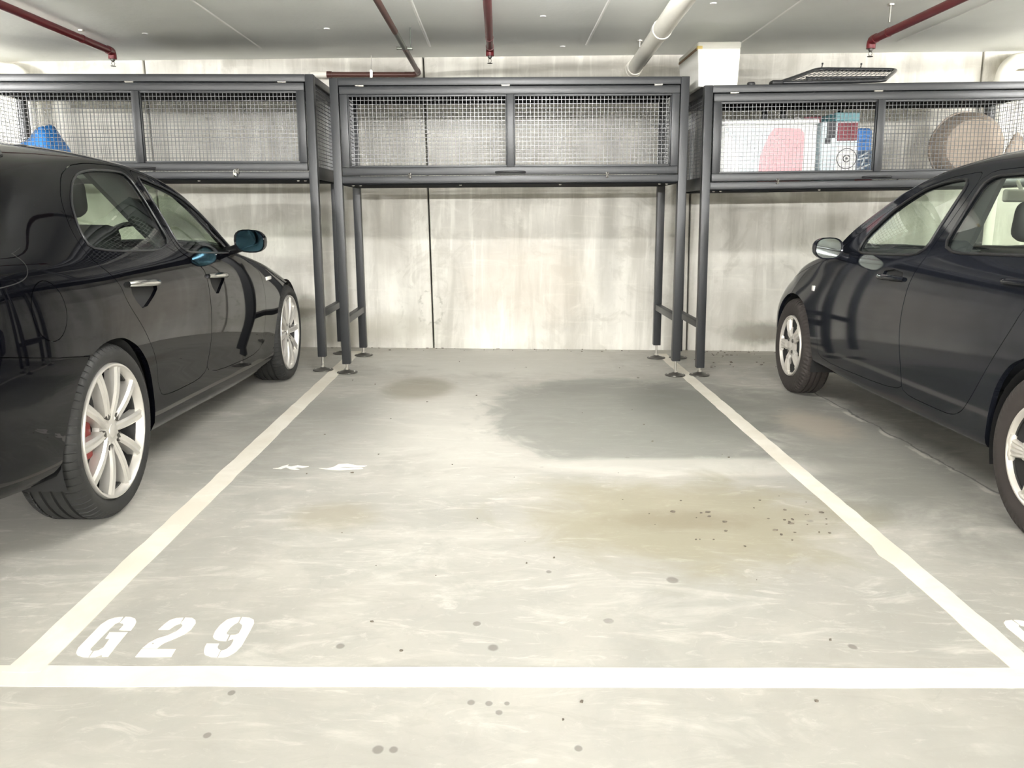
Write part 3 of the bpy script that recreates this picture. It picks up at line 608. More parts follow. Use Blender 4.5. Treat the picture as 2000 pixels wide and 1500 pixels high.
# copper water pipe that turns along the wall
t = thing('copper_pipe', 'brown copper water pipe that turns along the wall above the middle cage', 'pipe', (0, 0, 0))
xz = -.648; zc_ = 2.222; r = .0185
b = MB(); b.tube([(xz, -9.8, zc_), (xz, 5.50, zc_)], r, 16); b.tube([(xz, 6.02, zc_), (xz, 6.99, zc_)], r, 16); b.build('pipe', MT['copper'], t, 50)
b = MB(); b.tube([(xz, 5.48, zc_), (xz, 6.04, zc_)], r*.92, 16); b.build('grey_section', MT['galv'], t, 50)
b = MB(); b.tube([(xz, 6.93, zc_)]+[(xz-.045*(1-math.cos(a)), 7.005+.045*math.sin(a), zc_-.008*a) for a in np.linspace(0, PI/2, 8)]+[(xz-.11, 7.05, zc_-.013)], r*1.2, 16); b.build('elbow', MT['copper'], t, 50)
b = MB(); b.tube([(xz-.08, 7.05, zc_-.013), (-1.335, 7.05, zc_-.020)], r*1.12, 16); b.tube([(-1.335, 7.05, zc_-.020), (-1.375, 7.05, zc_-.020)], r*1.35, 16); b.build('wall_run', MT['copper'], t, 50)
b = MB(); b.tube([(-1.372, 7.05, zc_-.020), (-1.50, 7.05, zc_-.021)], r*1.30, 16); b.build('white_coupling', MT['pvc'], t, 50)
b = MB(); b.rbox((xz-.055, 6.02, zc_-.008), (xz+.055, 6.05, zc_+.008), .003); b.tube([(xz+.04, 6.035, zc_), (xz+.04, 6.035, cz(xz))], .004, 8); b.build('clamp', MT['galv'], t, 40)
b = MB(); b.tube([(-1.02, 7.05, zc_), (-1.02, 7.05, cz(-1.02))], .0045, 8); b.box((-1.03, 7.025, zc_-.04), (-1.01, 7.075, zc_+.015)); b.build('hanger', MT['zinc'], t, 50)
# large PVC drain
t = thing('drain_pipe', 'thick cream PVC drain pipe running under the slab to the wall', 'drain pipe', (0, 0, 0))
p0, p1 = Vector((.80, .2, 2.25)), Vector((1.045, WY+.01, 2.25)); dr = .056
d = (p1-p0); f = lambda y: p0+d*((y-p0.y)/d.y)
b = MB(); b.tube([p0, f(5.50)], dr, 28); b.tube([f(5.50), p1], dr*.95, 28); b.build('pipe', MT['pvc'], t, 50)
b = MB(); b.tube([f(5.44), f(5.515)], dr*1.10, 28); b.build('coupling', MT['pvc'], t, 50)
b = MB(); b.tube([f(6.78), f(6.87)], dr*1.08, 28); b.tube([f(6.869), f(6.99)], dr*1.16, 28); b.build('coupling', MT['pvc'], t, 50)
q = f(6.35); rad = dr*.955; b = MB(); vs = []; fs = []
for i, y in enumerate(np.linspace(6.12, 6.52, 4)):
    c0 = f(y)
    for a in np.linspace(-1.05, -.62, 6):
        vs.append((c0.x+rad*math.cos(a), y, c0.z+rad*math.sin(a)))
for i in range(3):
    for j in range(5): fs.append((i*6+j, i*6+j+1, (i+1)*6+j+1, (i+1)*6+j))
b.add(vs, fs); b.build('black_sticker', MT['ink'], t, 60)
for y in (5.02, 6.55): hanger(t, f(y).x, y, 2.25, dr)
# PVC stacks in the corners: along the slab, then an elbow down the wall
def stack(label, x, ys, side, r=.060):
    t = thing('waste_pipe', label, 'waste pipe', (0, 0, 0)); z = cz(x)-.09; R0 = .13; yw = WY-.13
    xo = x+side*.75
    pts = [(xo, ys, z)]+[(x+side*R0*(1-math.sin(a)), yw, z-R0*(1-math.cos(a))) for a in np.linspace(0, PI/2, 9)]+[(x, yw, .02)]
    b = MB(); b.tube(pts, r, 24); b.build('pipe', MT['pvc'], t, 60)
    b = MB(); b.tube([(x, yw, z-R0-.02), (x, yw, z-R0-.10)], r*1.12, 24); b.build('coupling', MT['pvc'], t, 50)
stack('cream waste pipe coming down the wall behind the left end of the left cage', -3.72, WY-.9, -1, .055)
stack('cream waste pipe coming down the wall behind the far right cage end', 4.02, WY-.5, 1, .062)
# ------------------------------------------------------------------ cars
def pchip(xs, ys, x):
    xs, ys, x = map(lambda a: np.asarray(a, float), (xs, ys, x)); h = np.diff(xs); dl = np.diff(ys)/h; n = len(xs); m = np.zeros(n)
    if n == 2: return np.interp(x, xs, ys)
    for i in range(1, n-1):
        if dl[i-1]*dl[i] > 0:
            w1, w2 = 2*h[i]+h[i-1], h[i]+2*h[i-1]; m[i] = (w1+w2)/(w1/dl[i-1]+w2/dl[i])
    m[0], m[-1] = dl[0], dl[-1]
    i = np.clip(np.searchsorted(xs, x)-1, 0, n-2); t = (x-xs[i])/h[i]
    return ((2*t**3-3*t**2+1)*ys[i]+(t**3-2*t**2+t)*h[i]*m[i]+(-2*t**3+3*t**2)*ys[i+1]+(t**3-t**2)*h[i]*m[i+1])

def catmull(P, nsub):
    """centripetal Catmull-Rom through P (k,2), mirrored at the last point, mirrored at the first"""
    P = np.asarray(P); a = P[1].copy(); a[0] = -a[0]; z = P[-2].copy(); z[0] = -z[0]
    Q = np.vstack([a, P, z]); out = []
    for i in range(1, len(Q)-2):
        p0, p1, p2, p3 = Q[i-1], Q[i], Q[i+1], Q[i+2]
        t = [0.0]
        for u, v in ((p0, p1), (p1, p2), (p2, p3)): t.append(t[-1]+max(1e-3, np.linalg.norm(v-u))**.5)
        for k in range(nsub[i-1]):
            s = t[1]+(t[2]-t[1])*k/nsub[i-1]
            A1 = (t[1]-s)/(t[1]-t[0])*p0+(s-t[0])/(t[1]-t[0])*p1; A2 = (t[2]-s)/(t[2]-t[1])*p1+(s-t[1])/(t[2]-t[1])*p2; A3 = (t[3]-s)/(t[3]-t[2])*p2+(s-t[2])/(t[3]-t[2])*p3
            B1 = (t[2]-s)/(t[2]-t[0])*A1+(s-t[0])/(t[2]-t[0])*A2; B2 = (t[3]-s)/(t[3]-t[1])*A2+(s-t[1])/(t[3]-t[1])*A3
            out.append((t[2]-s)/(t[2]-t[1])*B1+(s-t[1])/(t[2]-t[1])*B2)
    out.append(P[-1]); out = np.array(out); out[:, 0] = np.maximum(out[:, 0], 0); out[-1, 0] = 0; out[0, 0] = 0
    return out

def inpoly(p, poly):
    x, y = p; c = False; n = len(poly); j = n-1
    for i in range(n):
        xi, yi = poly[i]; xj, yj = poly[j]
        if (yi > y) != (yj > y) and x < (xj-xi)*(y-yi)/(yj-yi)+xi: c = not c
        j = i
    return c
def smooth_poly(poly, n=2):
    """Chaikin corner cutting"""
    for _ in range(n):
        q = []
        for i in range(len(poly)):
            a, b_ = poly[i], poly[(i+1) % len(poly)]
            q += [(a[0]*.8+b_[0]*.2, a[1]*.8+b_[1]*.2), (a[0]*.2+b_[0]*.8, a[1]*.2+b_[1]*.8)]
        poly = q
    return poly
def shrink(poly, g):
    A = sum(poly[i][0]*poly[(i+1) % len(poly)][1]-poly[(i+1) % len(poly)][0]*poly[i][1] for i in range(len(poly))); s = 1 if A > 0 else -1
    out = []; n = len(poly)
    for i in range(n):
        p, a, c = Vector(poly[i]), Vector(poly[i-1]), Vector(poly[(i+1) % n])
        d1, d2 = (p-a).normalized(), (c-p).normalized(); n1, n2 = Vector((-d1.y, d1.x))*s, Vector((-d2.y, d2.x))*s
        m = (n1+n2); k = max(.4, m.length_squared/2); out.append(tuple(p+m/k*g*1.0))
    return out

class Shell:
    def __init__(s, cfg):
        s.c = cfg; y0, y1 = cfg['y0'], cfg['y1']
        k = int((y1-y0)/.03); ys = np.linspace(y0, y1, k)
        s.nsub = [3, 3, 4, 7, 8, 6, 10, 4, 6, 8]
        names = ['P%d' % i for i in range(11)]; grid = []
        W, Z = {}, {}
        for nme in names:
            cv = np.array(cfg[nme]); W[nme] = pchip(cv[:, 0], cv[:, 1], ys); Z[nme] = pchip(cv[:, 0], cv[:, 2], ys)
        for i in range(k):
            pts = [(W[n][i], Z[n][i]) for n in names]; sec = catmull(pts, s.nsub)
            grid.append([(w, ys[i], z) for w, z in sec])
        s.G = np.array(grid); s.seg = [j for j, n in enumerate(s.nsub) for _ in range(n)]
        G = s.G; du = np.gradient(G, axis=0); dv = np.gradient(G, axis=1)
        # mirror at the centre line so the tangent there is horizontal
        dv[:, -1] = (1, 0, 0); dv[:, -1, 0] = -1; dv[:, 0] = (1, 0, 0)
        N = np.cross(du, dv); L = np.linalg.norm(N, axis=2, keepdims=True); N = N/np.maximum(L, 1e-9)
        mid = G.shape[1]//2
        if N[G.shape[0]//2, mid, 0] < 0: N = -N
        N[:, -1, 0] = 0; s.N = N
        ny, ns = G.shape[:2]; s.ns = ns
        s.bm = bmesh.new(); s.lay = s.bm.faces.layers.int.new('seg')
        V = [[s.bm.verts.new(G[i, j]) for j in range(ns)] for i in range(ny)]
        for i in range(ny-1):
            for j in range(ns-1):
                try:
                    f = s.bm.faces.new((V[i][j], V[i+1][j], V[i+1][j+1], V[i][j+1])); f[s.lay] = s.seg[j]
                except ValueError: pass
        verts = G.reshape(-1, 3); faces = [(i*ns+j, (i+1)*ns+j, (i+1)*ns+j+1, i*ns+j+1) for i in range(ny-1) for j in range(ns-1)]
        s.fv = faces; s.vv = [Vector(v) for v in verts]; s.vn = [Vector(v) for v in N.reshape(-1, 3)]
        s.bvh = BVHTree.FromPolygons(s.vv, faces)
    def normal(s, co):
        loc, n, idx, d = s.bvh.find_nearest(co)
        if idx is None: return Vector((1, 0, 0))
        q = s.fv[idx]
        try:
            w = poly_3d_calc([s.vv[k] for k in q], loc)
            r = sum((s.vn[k]*w[i] for i, k in enumerate(q)), Vector())
            if r.length < 1e-6: r = n
            return r.normalized()
        except Exception: return n
    def surf(s, y, z, side=True):
        """point and outward normal of the side surface at (y, z)"""
        hit = s.bvh.ray_cast(Vector((2, y, z)), Vector((-1, 0, 0)))
        if hit[0] is None: return None
        return hit[0], s.normal(hit[0])
    def surf_top(s, x, y):
        hit = s.bvh.ray_cast(Vector((x, y, 3)), Vector((0, 0, -1)))
        return hit[0], s.normal(hit[0])
    def cut(s, poly, axes, segs):
        i, j = axes; bm = s.bm; n = len(poly)
        for k in range(n):
            a, b_ = poly[k], poly[(k+1) % n]; d = (b_[0]-a[0], b_[1]-a[1])
            if abs(d[0])+abs(d[1]) < 1e-6: continue
            lo = (min(a[0], b_[0])-.05, min(a[1], b_[1])-.05); hi = (max(a[0], b_[0])+.05, max(a[1], b_[1])+.05)
            e = 1e-4; fs = []
            for f in bm.faces:
                if f[s.lay] not in segs: continue
                c = f.calc_center_median()
                if not (lo[0] < c[i] < hi[0] and lo[1] < c[j] < hi[1]): continue
                A = [v.co[i] for v in f.verts]; B = [v.co[j] for v in f.verts]
                if max(A) < lo[0]+.05-e or min(A) > hi[0]-.05+e or max(B) < lo[1]+.05-e or min(B) > hi[1]-.05+e: continue
                fs.append(f)
            if not fs: continue
            geom = list({x for f in fs for x in list(f.verts)+list(f.edges)})+fs
            co = [0, 0, 0]; no = [0, 0, 0]; co[i], co[j] = a; no[i], no[j] = -d[1], d[0]
            bmesh.ops.bisect_plane(bm, geom=geom, plane_co=co, plane_no=no, dist=1e-5)

def panel(sh, faces, name, m, parent, side, off, rim=.018, push=0.0, extra=None):
    """one mesh from shell faces; side +1/-1 or 0 for both halves; off moves to the car's own origin"""
    V, F, LN_ = [], [], []
    fset = set(faces)
    vmap = {}; base = []
    for f in faces:
        for v in f.verts:
            if v not in vmap: vmap[v] = len(base); base.append((v.co.copy(), sh.normal(v.co)))
    bnd = [e for e in {e for f in faces for e in f.edges} if len([f for f in e.link_faces if f in fset]) == 1 and not (abs(e.verts[0].co.x) < 1e-4 and abs(e.verts[1].co.x) < 1e-4)]
    edir = {}
    for e in bnd:
        f = [f for f in e.link_faces if f in fset][0]
        for l in f.loops:
            if l.edge == e: edir[e] = (l.vert, l.link_loop_next.vert)
    for sd in ((1, -1) if side == 0 else (side,)):
        o = len(V); mir = lambda p: Vector((p.x*sd, p.y, p.z))
        for co, n in base: V.append(mir(co-n*push))
        for f in faces:
            idx = [o+vmap[v] for v in f.verts]; ns = [mir(base[vmap[v]][1]) for v in f.verts]
            if sd < 0: idx.reverse(); ns.reverse()
            # orient along the shell normal
            nf = Vector(); pts = [V[q] for q in idx]
            for q in range(len(pts)): nf += pts[q].cross(pts[(q+1) % len(pts)])
            if nf.dot(ns[0]) < 0: idx.reverse(); ns.reverse()
            F.append(idx); LN_ += ns
        if rim:
            for e, (a, c) in edir.items():
                pa, na = base[vmap[a]]; pc, nc = base[vmap[c]]
                q = [mir(pa-na*push), mir(pc-nc*push), mir(pc-nc*(push+rim)), mir(pa-na*(push+rim))]
                k = len(V); V += q; nf = (q[1]-q[0]).cross(q[2]-q[0])
                nf = nf.normalized() if nf.length > 0 else Vector((0, 0, 1))
                F.append([k, k+1, k+2, k+3]); LN_ += [nf]*4
    if extra:
        for pts, n in extra:
            k = len(V); V += [Vector(p) for p in pts]; F.append(list(range(k, k+len(pts)))); LN_ += [Vector(n)]*len(pts)
    me = bpy.data.meshes.new(name); me.from_pydata([tuple(v-off) for v in V], [], F)
    for p in me.polygons: p.use_smooth = True
    me.normals_split_custom_set([tuple(n) for n in LN_]); me.materials.append(m)
    o = bpy.data.objects.new(name, me); COL.objects.link(o); o.parent = parent
    return o

def seat_mesh(b, w, x, y, z, back_h=.62, recl=.24, rows=1):
    T = Matrix.Translation((x, y, z))
    b.rbox((-w/2, -.02, 0), (w/2, .50, .16), .05, 3, T)
    Rr = T @ Matrix.Translation((0, 0, .10)) @ Matrix.Rotation(recl, 4, 'X')
    b.rbox((-w/2, -.10, 0), (w/2, .05, back_h), .05, 3, Rr)
    return Rr

def wheel(parent, x, y, z, side, style, R, rr, wd, off, tyre_mat):
    """x: outer face. built with the outer face towards +x then mirrored"""
    S = Matrix.Translation(Vector((x, y, z))-off) @ Matrix.Scale(side, 4, (1, 0, 0))
    mm = MT['alloy'] if style == 'alloy' else MT['cap']
    # the rim is the part; the tyre, disc, cap sit in it
    b = MB(); n = 64
    b.lathe([(-.012, rr-.012), (-.004, rr-.006), (-.004, rr), (-.012, rr+.004), (-.03, rr+.004)], n, 'x', S)
    lipd = .034 if style == 'alloy' else .020
    b.lathe([(-.012, rr-.012), (-lipd, rr-.018)], n, 'x', S)
    def spoke(th, w_in, w_out, r0, r1, x_in, x_out, t, tw=0.0):
        Rm = S @ Matrix.Rotation(th, 4, 'X'); secs = []
        for u in np.linspace(0, 1, 7):
            r_ = r0+(r1-r0)*u; w_ = w_in+(w_out-w_in)*u**1.3; xx = x_in+(x_out-x_in)*u+.010*math.sin(PI*u); sh_ = tw*u
            ring = [(xx-t, -w_*.5+sh_), (xx-.008, -w_*.5+sh_), (xx, -w_*.28+sh_), (xx-.004, sh_), (xx, w_*.28+sh_), (xx-.008, w_*.5+sh_), (xx-t, w_*.5+sh_)]
            secs.append([Rm @ Vector((p, q, r_)) for p, q in ring])
        m = len(secs[0]); vs = [p for q in secs for p in q]; fs = []
        for i in range(6):
            for j in range(m): fs.append((i*m+j, i*m+(j+1) % m, (i+1)*m+(j+1) % m, (i+1)*m+j))
        fs += [tuple(range(m)), tuple(range(6*m, 7*m))]; b.add(vs, fs)
    if style == 'alloy':
        b.lathe([(-.022, 0), (-.022, .030), (-.026, .055), (-.036, .075), (-.06, .080)], 40, 'x', S)
        for k in range(10):
            spoke(2*PI*k/10+.35, .034, .042, .040, rr-.008, -.024, -.010, .045)
    else:
        b.lathe([(-.012, 0), (-.010, .030), (-.014, .060), (-.020, .080), (-.04, .082)], 40, 'x', S)
        for k in range(5):
            th = 2*PI*k/5-1.62
            for dq in (-1, 0, 1): spoke(th+dq*.132, .024, .028, .060, rr-.010, -.014, -.010, .02, dq*.002)
            spoke(th, .060, .062, .055, .118, -.0135, -.0125, .02)
            spoke(th, .098, .105, rr-.030, rr-.008, -.0115, -.011, .02)
    wh = b.build('wheel', mm, parent, 38)
    bb = MB(); bb.lathe([(-lipd, rr-.018), (-lipd-.002, rr-.024), (-wd*.5, rr-.028), (-wd+.02, rr-.015)], n, 'x', S); bb.build('rim_barrel', MT['barrel'], wh, 38)
    # tyre with tread blocks
    hw = wd; prof = [(-.030, rr+.002), (-.012, rr+.008), (-.001, rr+(R-rr)*.40), (-.004, rr+(R-rr)*.68), (-.018, R-.012), (-.030, R-.004), (-.050, R)]
    inner = []
    for g in (.30, .46, .62, .78):
        xa = -hw*g; inner += [(xa+.006, R+.0008), (xa+.005, R-.008), (xa-.005, R-.008), (xa-.006, R+.0008)]
    prof2 = [(-hw+.05, R), (-hw+.03, R-.004), (-hw+.018, R-.012), (-hw+.004, rr+(R-rr)*.55), (-hw+.02, rr+.004)]
    full = prof+inner+prof2; np_ = 66; ang = []
    for k in range(np_):
        a = 2*PI*k/np_; p = 2*PI/np_; ang += [a, a+p*.80, a+p*.84, a+p*.96]
    sh_idx = {4, 5, 6, len(prof), len(full)-5, len(full)-4, len(full)-3}
    rf = lambda i, k, r: r-.0045 if (k % 4 in (2, 3) and i in sh_idx) else r
    b = MB(); b.lathe(full, 0, 'x', S, ang, rf); b.build('tyre', tyre_mat, wh, 50)
    if style == 'alloy': b = MB(); b.lathe([(-.075, 0), (-.075, .155), (-.095, .155), (-.095, 0)], 40, 'x', S); b.build('brake_disc', MT['disc'], wh, 40)
    b = MB(); dpt = .10 if style == 'alloy' else .026; b.lathe([(-dpt, 0), (-dpt, rr-.025), (-dpt-.01, rr-.025), (-dpt-.01, 0)], 40, 'x', S); b.build('shade_plate', MT['under'], wh, 40)  # dark disc painting in the shade seen between the spokes
    if style == 'alloy':
        b = MB()
        Rm = S @ Matrix.Rotation(PI*.5 if side > 0 else PI*.5, 4, 'X')
        b.rbox((-.085, -.075, .10), (-.048, .075, .185), .012, 2, Rm); b.build('brake_caliper', MT['caliper'], wh, 40)
        for k in range(5):
            a = 2*PI*k/5+.66; c = (0, .066*math.cos(a), .066*math.sin(a)); b = MB()
            b.lathe([(-.0205, 0), (-.0205, .0155), (-.021, .0175), (-.036, .0185)], 16, 'x', S @ Matrix.Translation(c)); b.build('lug_nut', MT['foot'], wh, 40)
        b = MB(); b.lathe([(-.016, 0), (-.016, .020), (-.019, .026), (-.026, .028)], 32, 'x', S); b.build('centre_cap', MT['alloy'], wh, 40)
    else:
        for k in range(4):
            a = 2*PI*k/4+PI/4; c = (0, .050*math.cos(a), .050*math.sin(a)); b = MB()
            b.lathe([(-.0075, 0), (-.0075, .0105), (-.012, .012), (-.02, .012)], 16, 'x', S @ Matrix.Translation(c)); b.build('lug_nut', MT['foot'], wh, 40)
        b = MB(); b.lathe([(-.004, 0), (-.005, .020), (-.010, .027), (-.016, .028)], 32, 'x', S); b.build('centre_cap', MT['cap'], wh, 40)
    return wh

def liner(parent, y, z, r, xo, xi, side, off):
    b = MB(); n = 24; vs = []; fs = []
    for k in range(n+1):
        a = -.35+(PI+.70)*k/n
        for x in (xo, xi): vs.append(Vector((x*side, y+r*math.cos(a), z+r*math.sin(a)))-off)
    for k in range(n): fs.append((2*k, 2*k+1, 2*k+3, 2*k+2))
    c = len(vs); vs.append(Vector((xi*side, y, z))-off)
    for k in range(n): fs.append((2*k+1, c, 2*k+3))
    b.add(vs, fs); return b.build('wheel_arch_liner', MT['under'], parent, 40)

def outline(sh, poly, r, name, m, parent, side, off, out=.0, close=True, n=6):
    pts = []
    for y, z in poly:
        h = sh.surf(y, z)
        if h: p = h[0]+h[1]*out; pts.append(Vector((p.x*side, p.y, p.z))-off)
    b = MB(); b.tube(pts, r, n, closed=close); return b.build(name, m, parent, 60)

def densify(poly, step=.05, close=True):
    out = []; n = len(poly)
    for i in range(n if close else n-1):
        a, c = poly[i], poly[(i+1) % n]; k = max(1, int(math.hypot(c[0]-a[0], c[1]-a[1])/step))
        out += [(a[0]+(c[0]-a[0])*t/k, a[1]+(c[1]-a[1])*t/k) for t in range(k)]
    if not close: out.append(poly[-1])
    return out

def build_car(c):
    sh = Shell(c); off = Vector((0, c['yo'], 0)); vis = c['vis']
    root = thing('car', c['label'], 'car', (c['xc'], c['yo'], 0), (0, 0, 0), 'parked cars')
    paintm = MT[c['paint']]; SIDE = {1, 2, 3, 4, 5, 6, 7}; TOPS = {7, 8, 9}
    g = .0028
    win = {k: smooth_poly(v, 2) for k, v in c['windows'].items()}
    doors = {k: smooth_poly(v, 2) for k, v in c['doors'].items()}
    dsh = {k: shrink(v, g) for k, v in doors.items()}
    fl = {k: v for k, v in c['flaps'].items()}; fsh = {k: shrink(v, g) for k, v in fl.items()}
    archs = [smooth_poly(q, 2) for q in c['arches']]
    for q in archs: sh.cut(q, (1, 2), SIDE | {0})
    for k in doors: sh.cut(doors[k], (1, 2), SIDE); sh.cut(dsh[k], (1, 2), SIDE)
    for k in fl: sh.cut(fl[k], (1, 2), SIDE); sh.cut(fsh[k], (1, 2), SIDE)
    for k in win: sh.cut(win[k], (1, 2), SIDE)
    for k, q in c['recess'].items(): sh.cut(q, (1, 2), SIDE)
    for k, q in c['screens'].items(): sh.cut(q, (0, 1), TOPS)
    for q in c['toplines']: sh.cut(q, (0, 1), TOPS | {6})
    cls = {}
    for f in sh.bm.faces:
        ce = f.calc_center_median(); sg = f[sh.lay]; p2 = (ce.y, ce.z); key = 'body'
        if sg in SIDE or sg == 0:
            if any(inpoly(p2, q) for q in archs) and (ce.x > .55): key = None
            elif sg != 0:
                hit = False
                for k in win:
                    if inpoly(p2, win[k]): key = 'win:'+k; hit = True; break
                if not hit:
                    for k, q in c['recess'].items():
                        if inpoly(p2, q): key = 'rec:'+k; hit = True; break
                if not hit:
                    for k in fl:
                        if inpoly(p2, fl[k]): key = 'flap:'+k if inpoly(p2, fsh[k]) else None; hit = True; break
                if not hit:
                    for k in doors:
                        if inpoly(p2, doors[k]): key = 'door:'+k if inpoly(p2, dsh[k]) else None; hit = True; break
        if sg in TOPS and key == 'body':
            for k, q in c['screens'].items():
                if inpoly((ce.x, ce.y), q): key = 'scr:'+k
            for q in c['toplines']:
                if inpoly((ce.x, ce.y), q): key = None
        if sg == 0 and key == 'body': key = 'under'
        if key: cls.setdefault(key, []).append(f)
    # closed nose and tail
    G = sh.G; ext = []
    for i, n in ((0, -1), (-1, 1)):
        half = [tuple(p) for p in G[i]]; full = half+[(-p[0], p[1], p[2]) for p in half[-2:0:-1]]
        ext.append((full if n < 0 else full[::-1], (0, n, 0)))
    panel(sh, cls.pop('body'), 'body', paintm, root, 0, off, .022, 0, ext)
    panel(sh, cls.pop('under'), 'underbody', MT['under'], root, 0, off, 0)
    for sd in (1, -1):
        dobj = {}
        for k in doors:
            d_ = panel(sh, cls['door:'+k], 'door', paintm, root, sd, off, .022); dobj[k] = d_
            # inner card keeps the door solid when seen through the glass
            ffs = [f for f in cls['door:'+k] if f[sh.lay] <= 5]
            panel(sh, ffs, 'door_card', MT[c['seat']], d_, sd, off, 0, .06)
        for k in fl: panel(sh, cls['flap:'+k], k, paintm, root, sd, off, .018)
        for k in win:
            par = dobj.get(c['winpar'].get(k), root)
            panel(sh, cls['win:'+k], 'window_glass', MT[c['glass']], par, sd, off, 0, .004)
            outline(sh, densify(win[k], .03), c['trim_r'], 'window_trim', MT[c['trim']], par, sd, off, .001)
        for k, q in c['recess'].items():
            par = dobj.get(c['recpar'].get(k), root)
            panel(sh, cls.get('rec:'+k, []), 'handle_recess', MT['under'], par, sd, off, 0, .016)
        for k, (ya, za, yb, zb, hr, mname) in c['handles'].items():
            par = dobj.get(k, root); b = MB(); pts = []; rad = []
            for u in np.linspace(0, 1, 11):
                y, z = ya+(yb-ya)*u, za+(zb-za)*u; h = sh.surf(y, z); lift = .004+.020*math.sin(PI*min(1, max(0, u)))**.4
                p = h[0]+h[1]*lift; pts.append(Vector((p.x*sd, p.y, p.z))-off); rad.append(hr*(.72+.28*math.sin(PI*u)**.5))
            b.tube(pts, rad, 12); b.build('door_handle', MT[mname], par, 50)
        for (ya, za, rad, mname, nm) in c['lamps']:
            h = sh.surf(ya, za); p = h[0]
            if p is None: continue
            b = MB(); T = Matrix.Translation(Vector((p.x*sd, p.y, p.z))-off)
            b.rbox((-.006, -rad[0], -rad[1]), (.007, rad[0], rad[1]), .004, 2, T); b.build(nm, MT[mname], root, 50)
        # door mirror
        mx, my, mz, mw, mh, md = c['mirror']; b = MB(); n = 20; Sm = Matrix.Translation(Vector(((mx)*sd, my, mz))-off) @ Matrix.Scale(sd, 4, (1, 0, 0))
        # superellipse shell: face at y=0 looking back (-y), bulb forward
        rings = []
        for u in np.linspace(0, 1, 9):
            k = math.sqrt(max(0, 1-u**2.6)); yy = md*u
            rings.append([Sm @ Vector((math.copysign(abs(math.cos(a))**.74, math.cos(a))*mw*(.25+.75*k if u < 1 else .02)+.01*u, yy+.10*0, math.copysign(abs(math.sin(a))**.78, math.sin(a))*mh*(k if u < 1 else .0)+c['mtilt']*math.cos(a)*mw*.2)) for a in np.linspace(0, 2*PI, n, endpoint=False)])
        vs = [p for q in rings for p in q]; fs = []
        for i in range(8):
            for j in range(n): fs.append((i*n+j, i*n+(j+1) % n, (i+1)*n+(j+1) % n, (i+1)*n+j))
        b.add(vs, fs); ring0 = rings[0]; cen = sum(ring0, Vector())/n
        inn = [cen+(p-cen)*.90+Vector((0, .004, 0)) for p in ring0]; b.add(ring0+inn, [(j, (j+1) % n, n+(j+1) % n, n+j) for j in range(n)])
        b.tube([Sm @ Vector((-mw*.7, md*.45, -mh*.55)), Sm @ Vector((-mw-.03, md*.4, -mh*.85)), Sm @ Vector((-mw-.09, md*.30, -mh*.95))], [.026, .024, .026], 10)
        mob = b.build('side_mirror', paintm, dobj[c['front']], 60)
        b = MB(); cn = Vector((0, .003, 0)); b.add([p+cn for p in inn], [tuple(range(n))]); b.build('mirror_glass', MT[c['mglass']], dobj[c['front']])
        for (wy, wz) in c['wheels']:
            wheel(root, c['wx']*sd, wy, wz, sd, c['style'], c['R'], c['rr'], c['wd'], off, MT[c['tyre']])
            liner(root, wy, wz, c['liner'], c['wx']-.03, c['wx']-.34, sd, off)
    for k in c['screens']:
        panel(sh, cls['scr:'+k], k, MT[c['glass']], root, 0, off, 0, .003)
        q = c['screens'][k]; pts = [p for p in densify(q, .04) if p[0] > .005]
        for sd in (1, -1):
            P = []
            for px_, py_ in pts:
                hp, hn = sh.surf_top(px_, py_); P.append(Vector((hp.x*sd, hp.y, hp.z))-off+Vector((0, 0, .001)))
            bb = MB(); bb.tube(P, .006, 6); bb.build('window_trim', MT[c['trim']], root, 60)
    for q, nm in c['seams']:
        for _ in range(3):
            q = [q[0]]+[p for i in range(len(q)-1) for p in ((q[i][0]*.75+q[i+1][0]*.25, q[i][1]*.75+q[i+1][1]*.25), (q[i][0]*.25+q[i+1][0]*.75, q[i][1]*.25+q[i+1][1]*.75))]+[q[-1]]
        outline(sh, densify(q, .03, False), .0022, nm, MT['under'], root, vis, off, -.0010, False)
    # cabin
    I = c['cabin']
    b = MB(); b.box((-.70, I['dash'], .55), (.70, I['dash']+.35, I['dz']-.06)); b.rbox((-.68, I['dash']-.06, I['dz']-.16), (.68, I['dash']+.45, I['dz']), .05, 3)
    o = b.build('dashboard', MT[c['seat']], root, 40); o.location = -off
    b = MB(); T = Matrix.Translation((I['wheel_x'], I['dash']-.16, I['dz']-.02)) @ Matrix.Rotation(-1.15, 4, 'X')
    b.tube([T @ Vector((.185*math.cos(a), .185*math.sin(a), 0)) for a in np.linspace(0, 2*PI, 28, endpoint=False)], .014, 8, closed=True)
    b.tube([T @ Vector((-.18, 0, 0)), T @ Vector((.18, 0, 0))], .016, 8); b.tube([T @ Vector((0, 0, 0)), T @ Vector((0, 0, -.25))], .03, 8)
    o = b.build('steering_wheel', MT['dark'], root, 50); o.location = -off
    for (x, y, w, nm) in I['seats']:
        b = MB(); Rr = seat_mesh(b, w, x, y, .33, I['bh'], I['rec']); s_ = b.build(nm, MT[c['seat']], root, 50); s_.location = -off
        for hx in ([0] if w < .7 else [-.38, .38]):
            b = MB(); b.rbox((-.135, -.09, I['bh']+.035), (.135, .02, I['bh']+.215), .05, 4, Rr @ Matrix.Translation((hx, 0, 0)))
            for px in (-.05, .05): b.tube([Rr @ Vector((hx+px, -.03, I['bh']-.02)), Rr @ Vector((hx+px, -.03, I['bh']+.08))], .006, 8)
            b.build('headrest', MT[c['seat']], s_, 50)
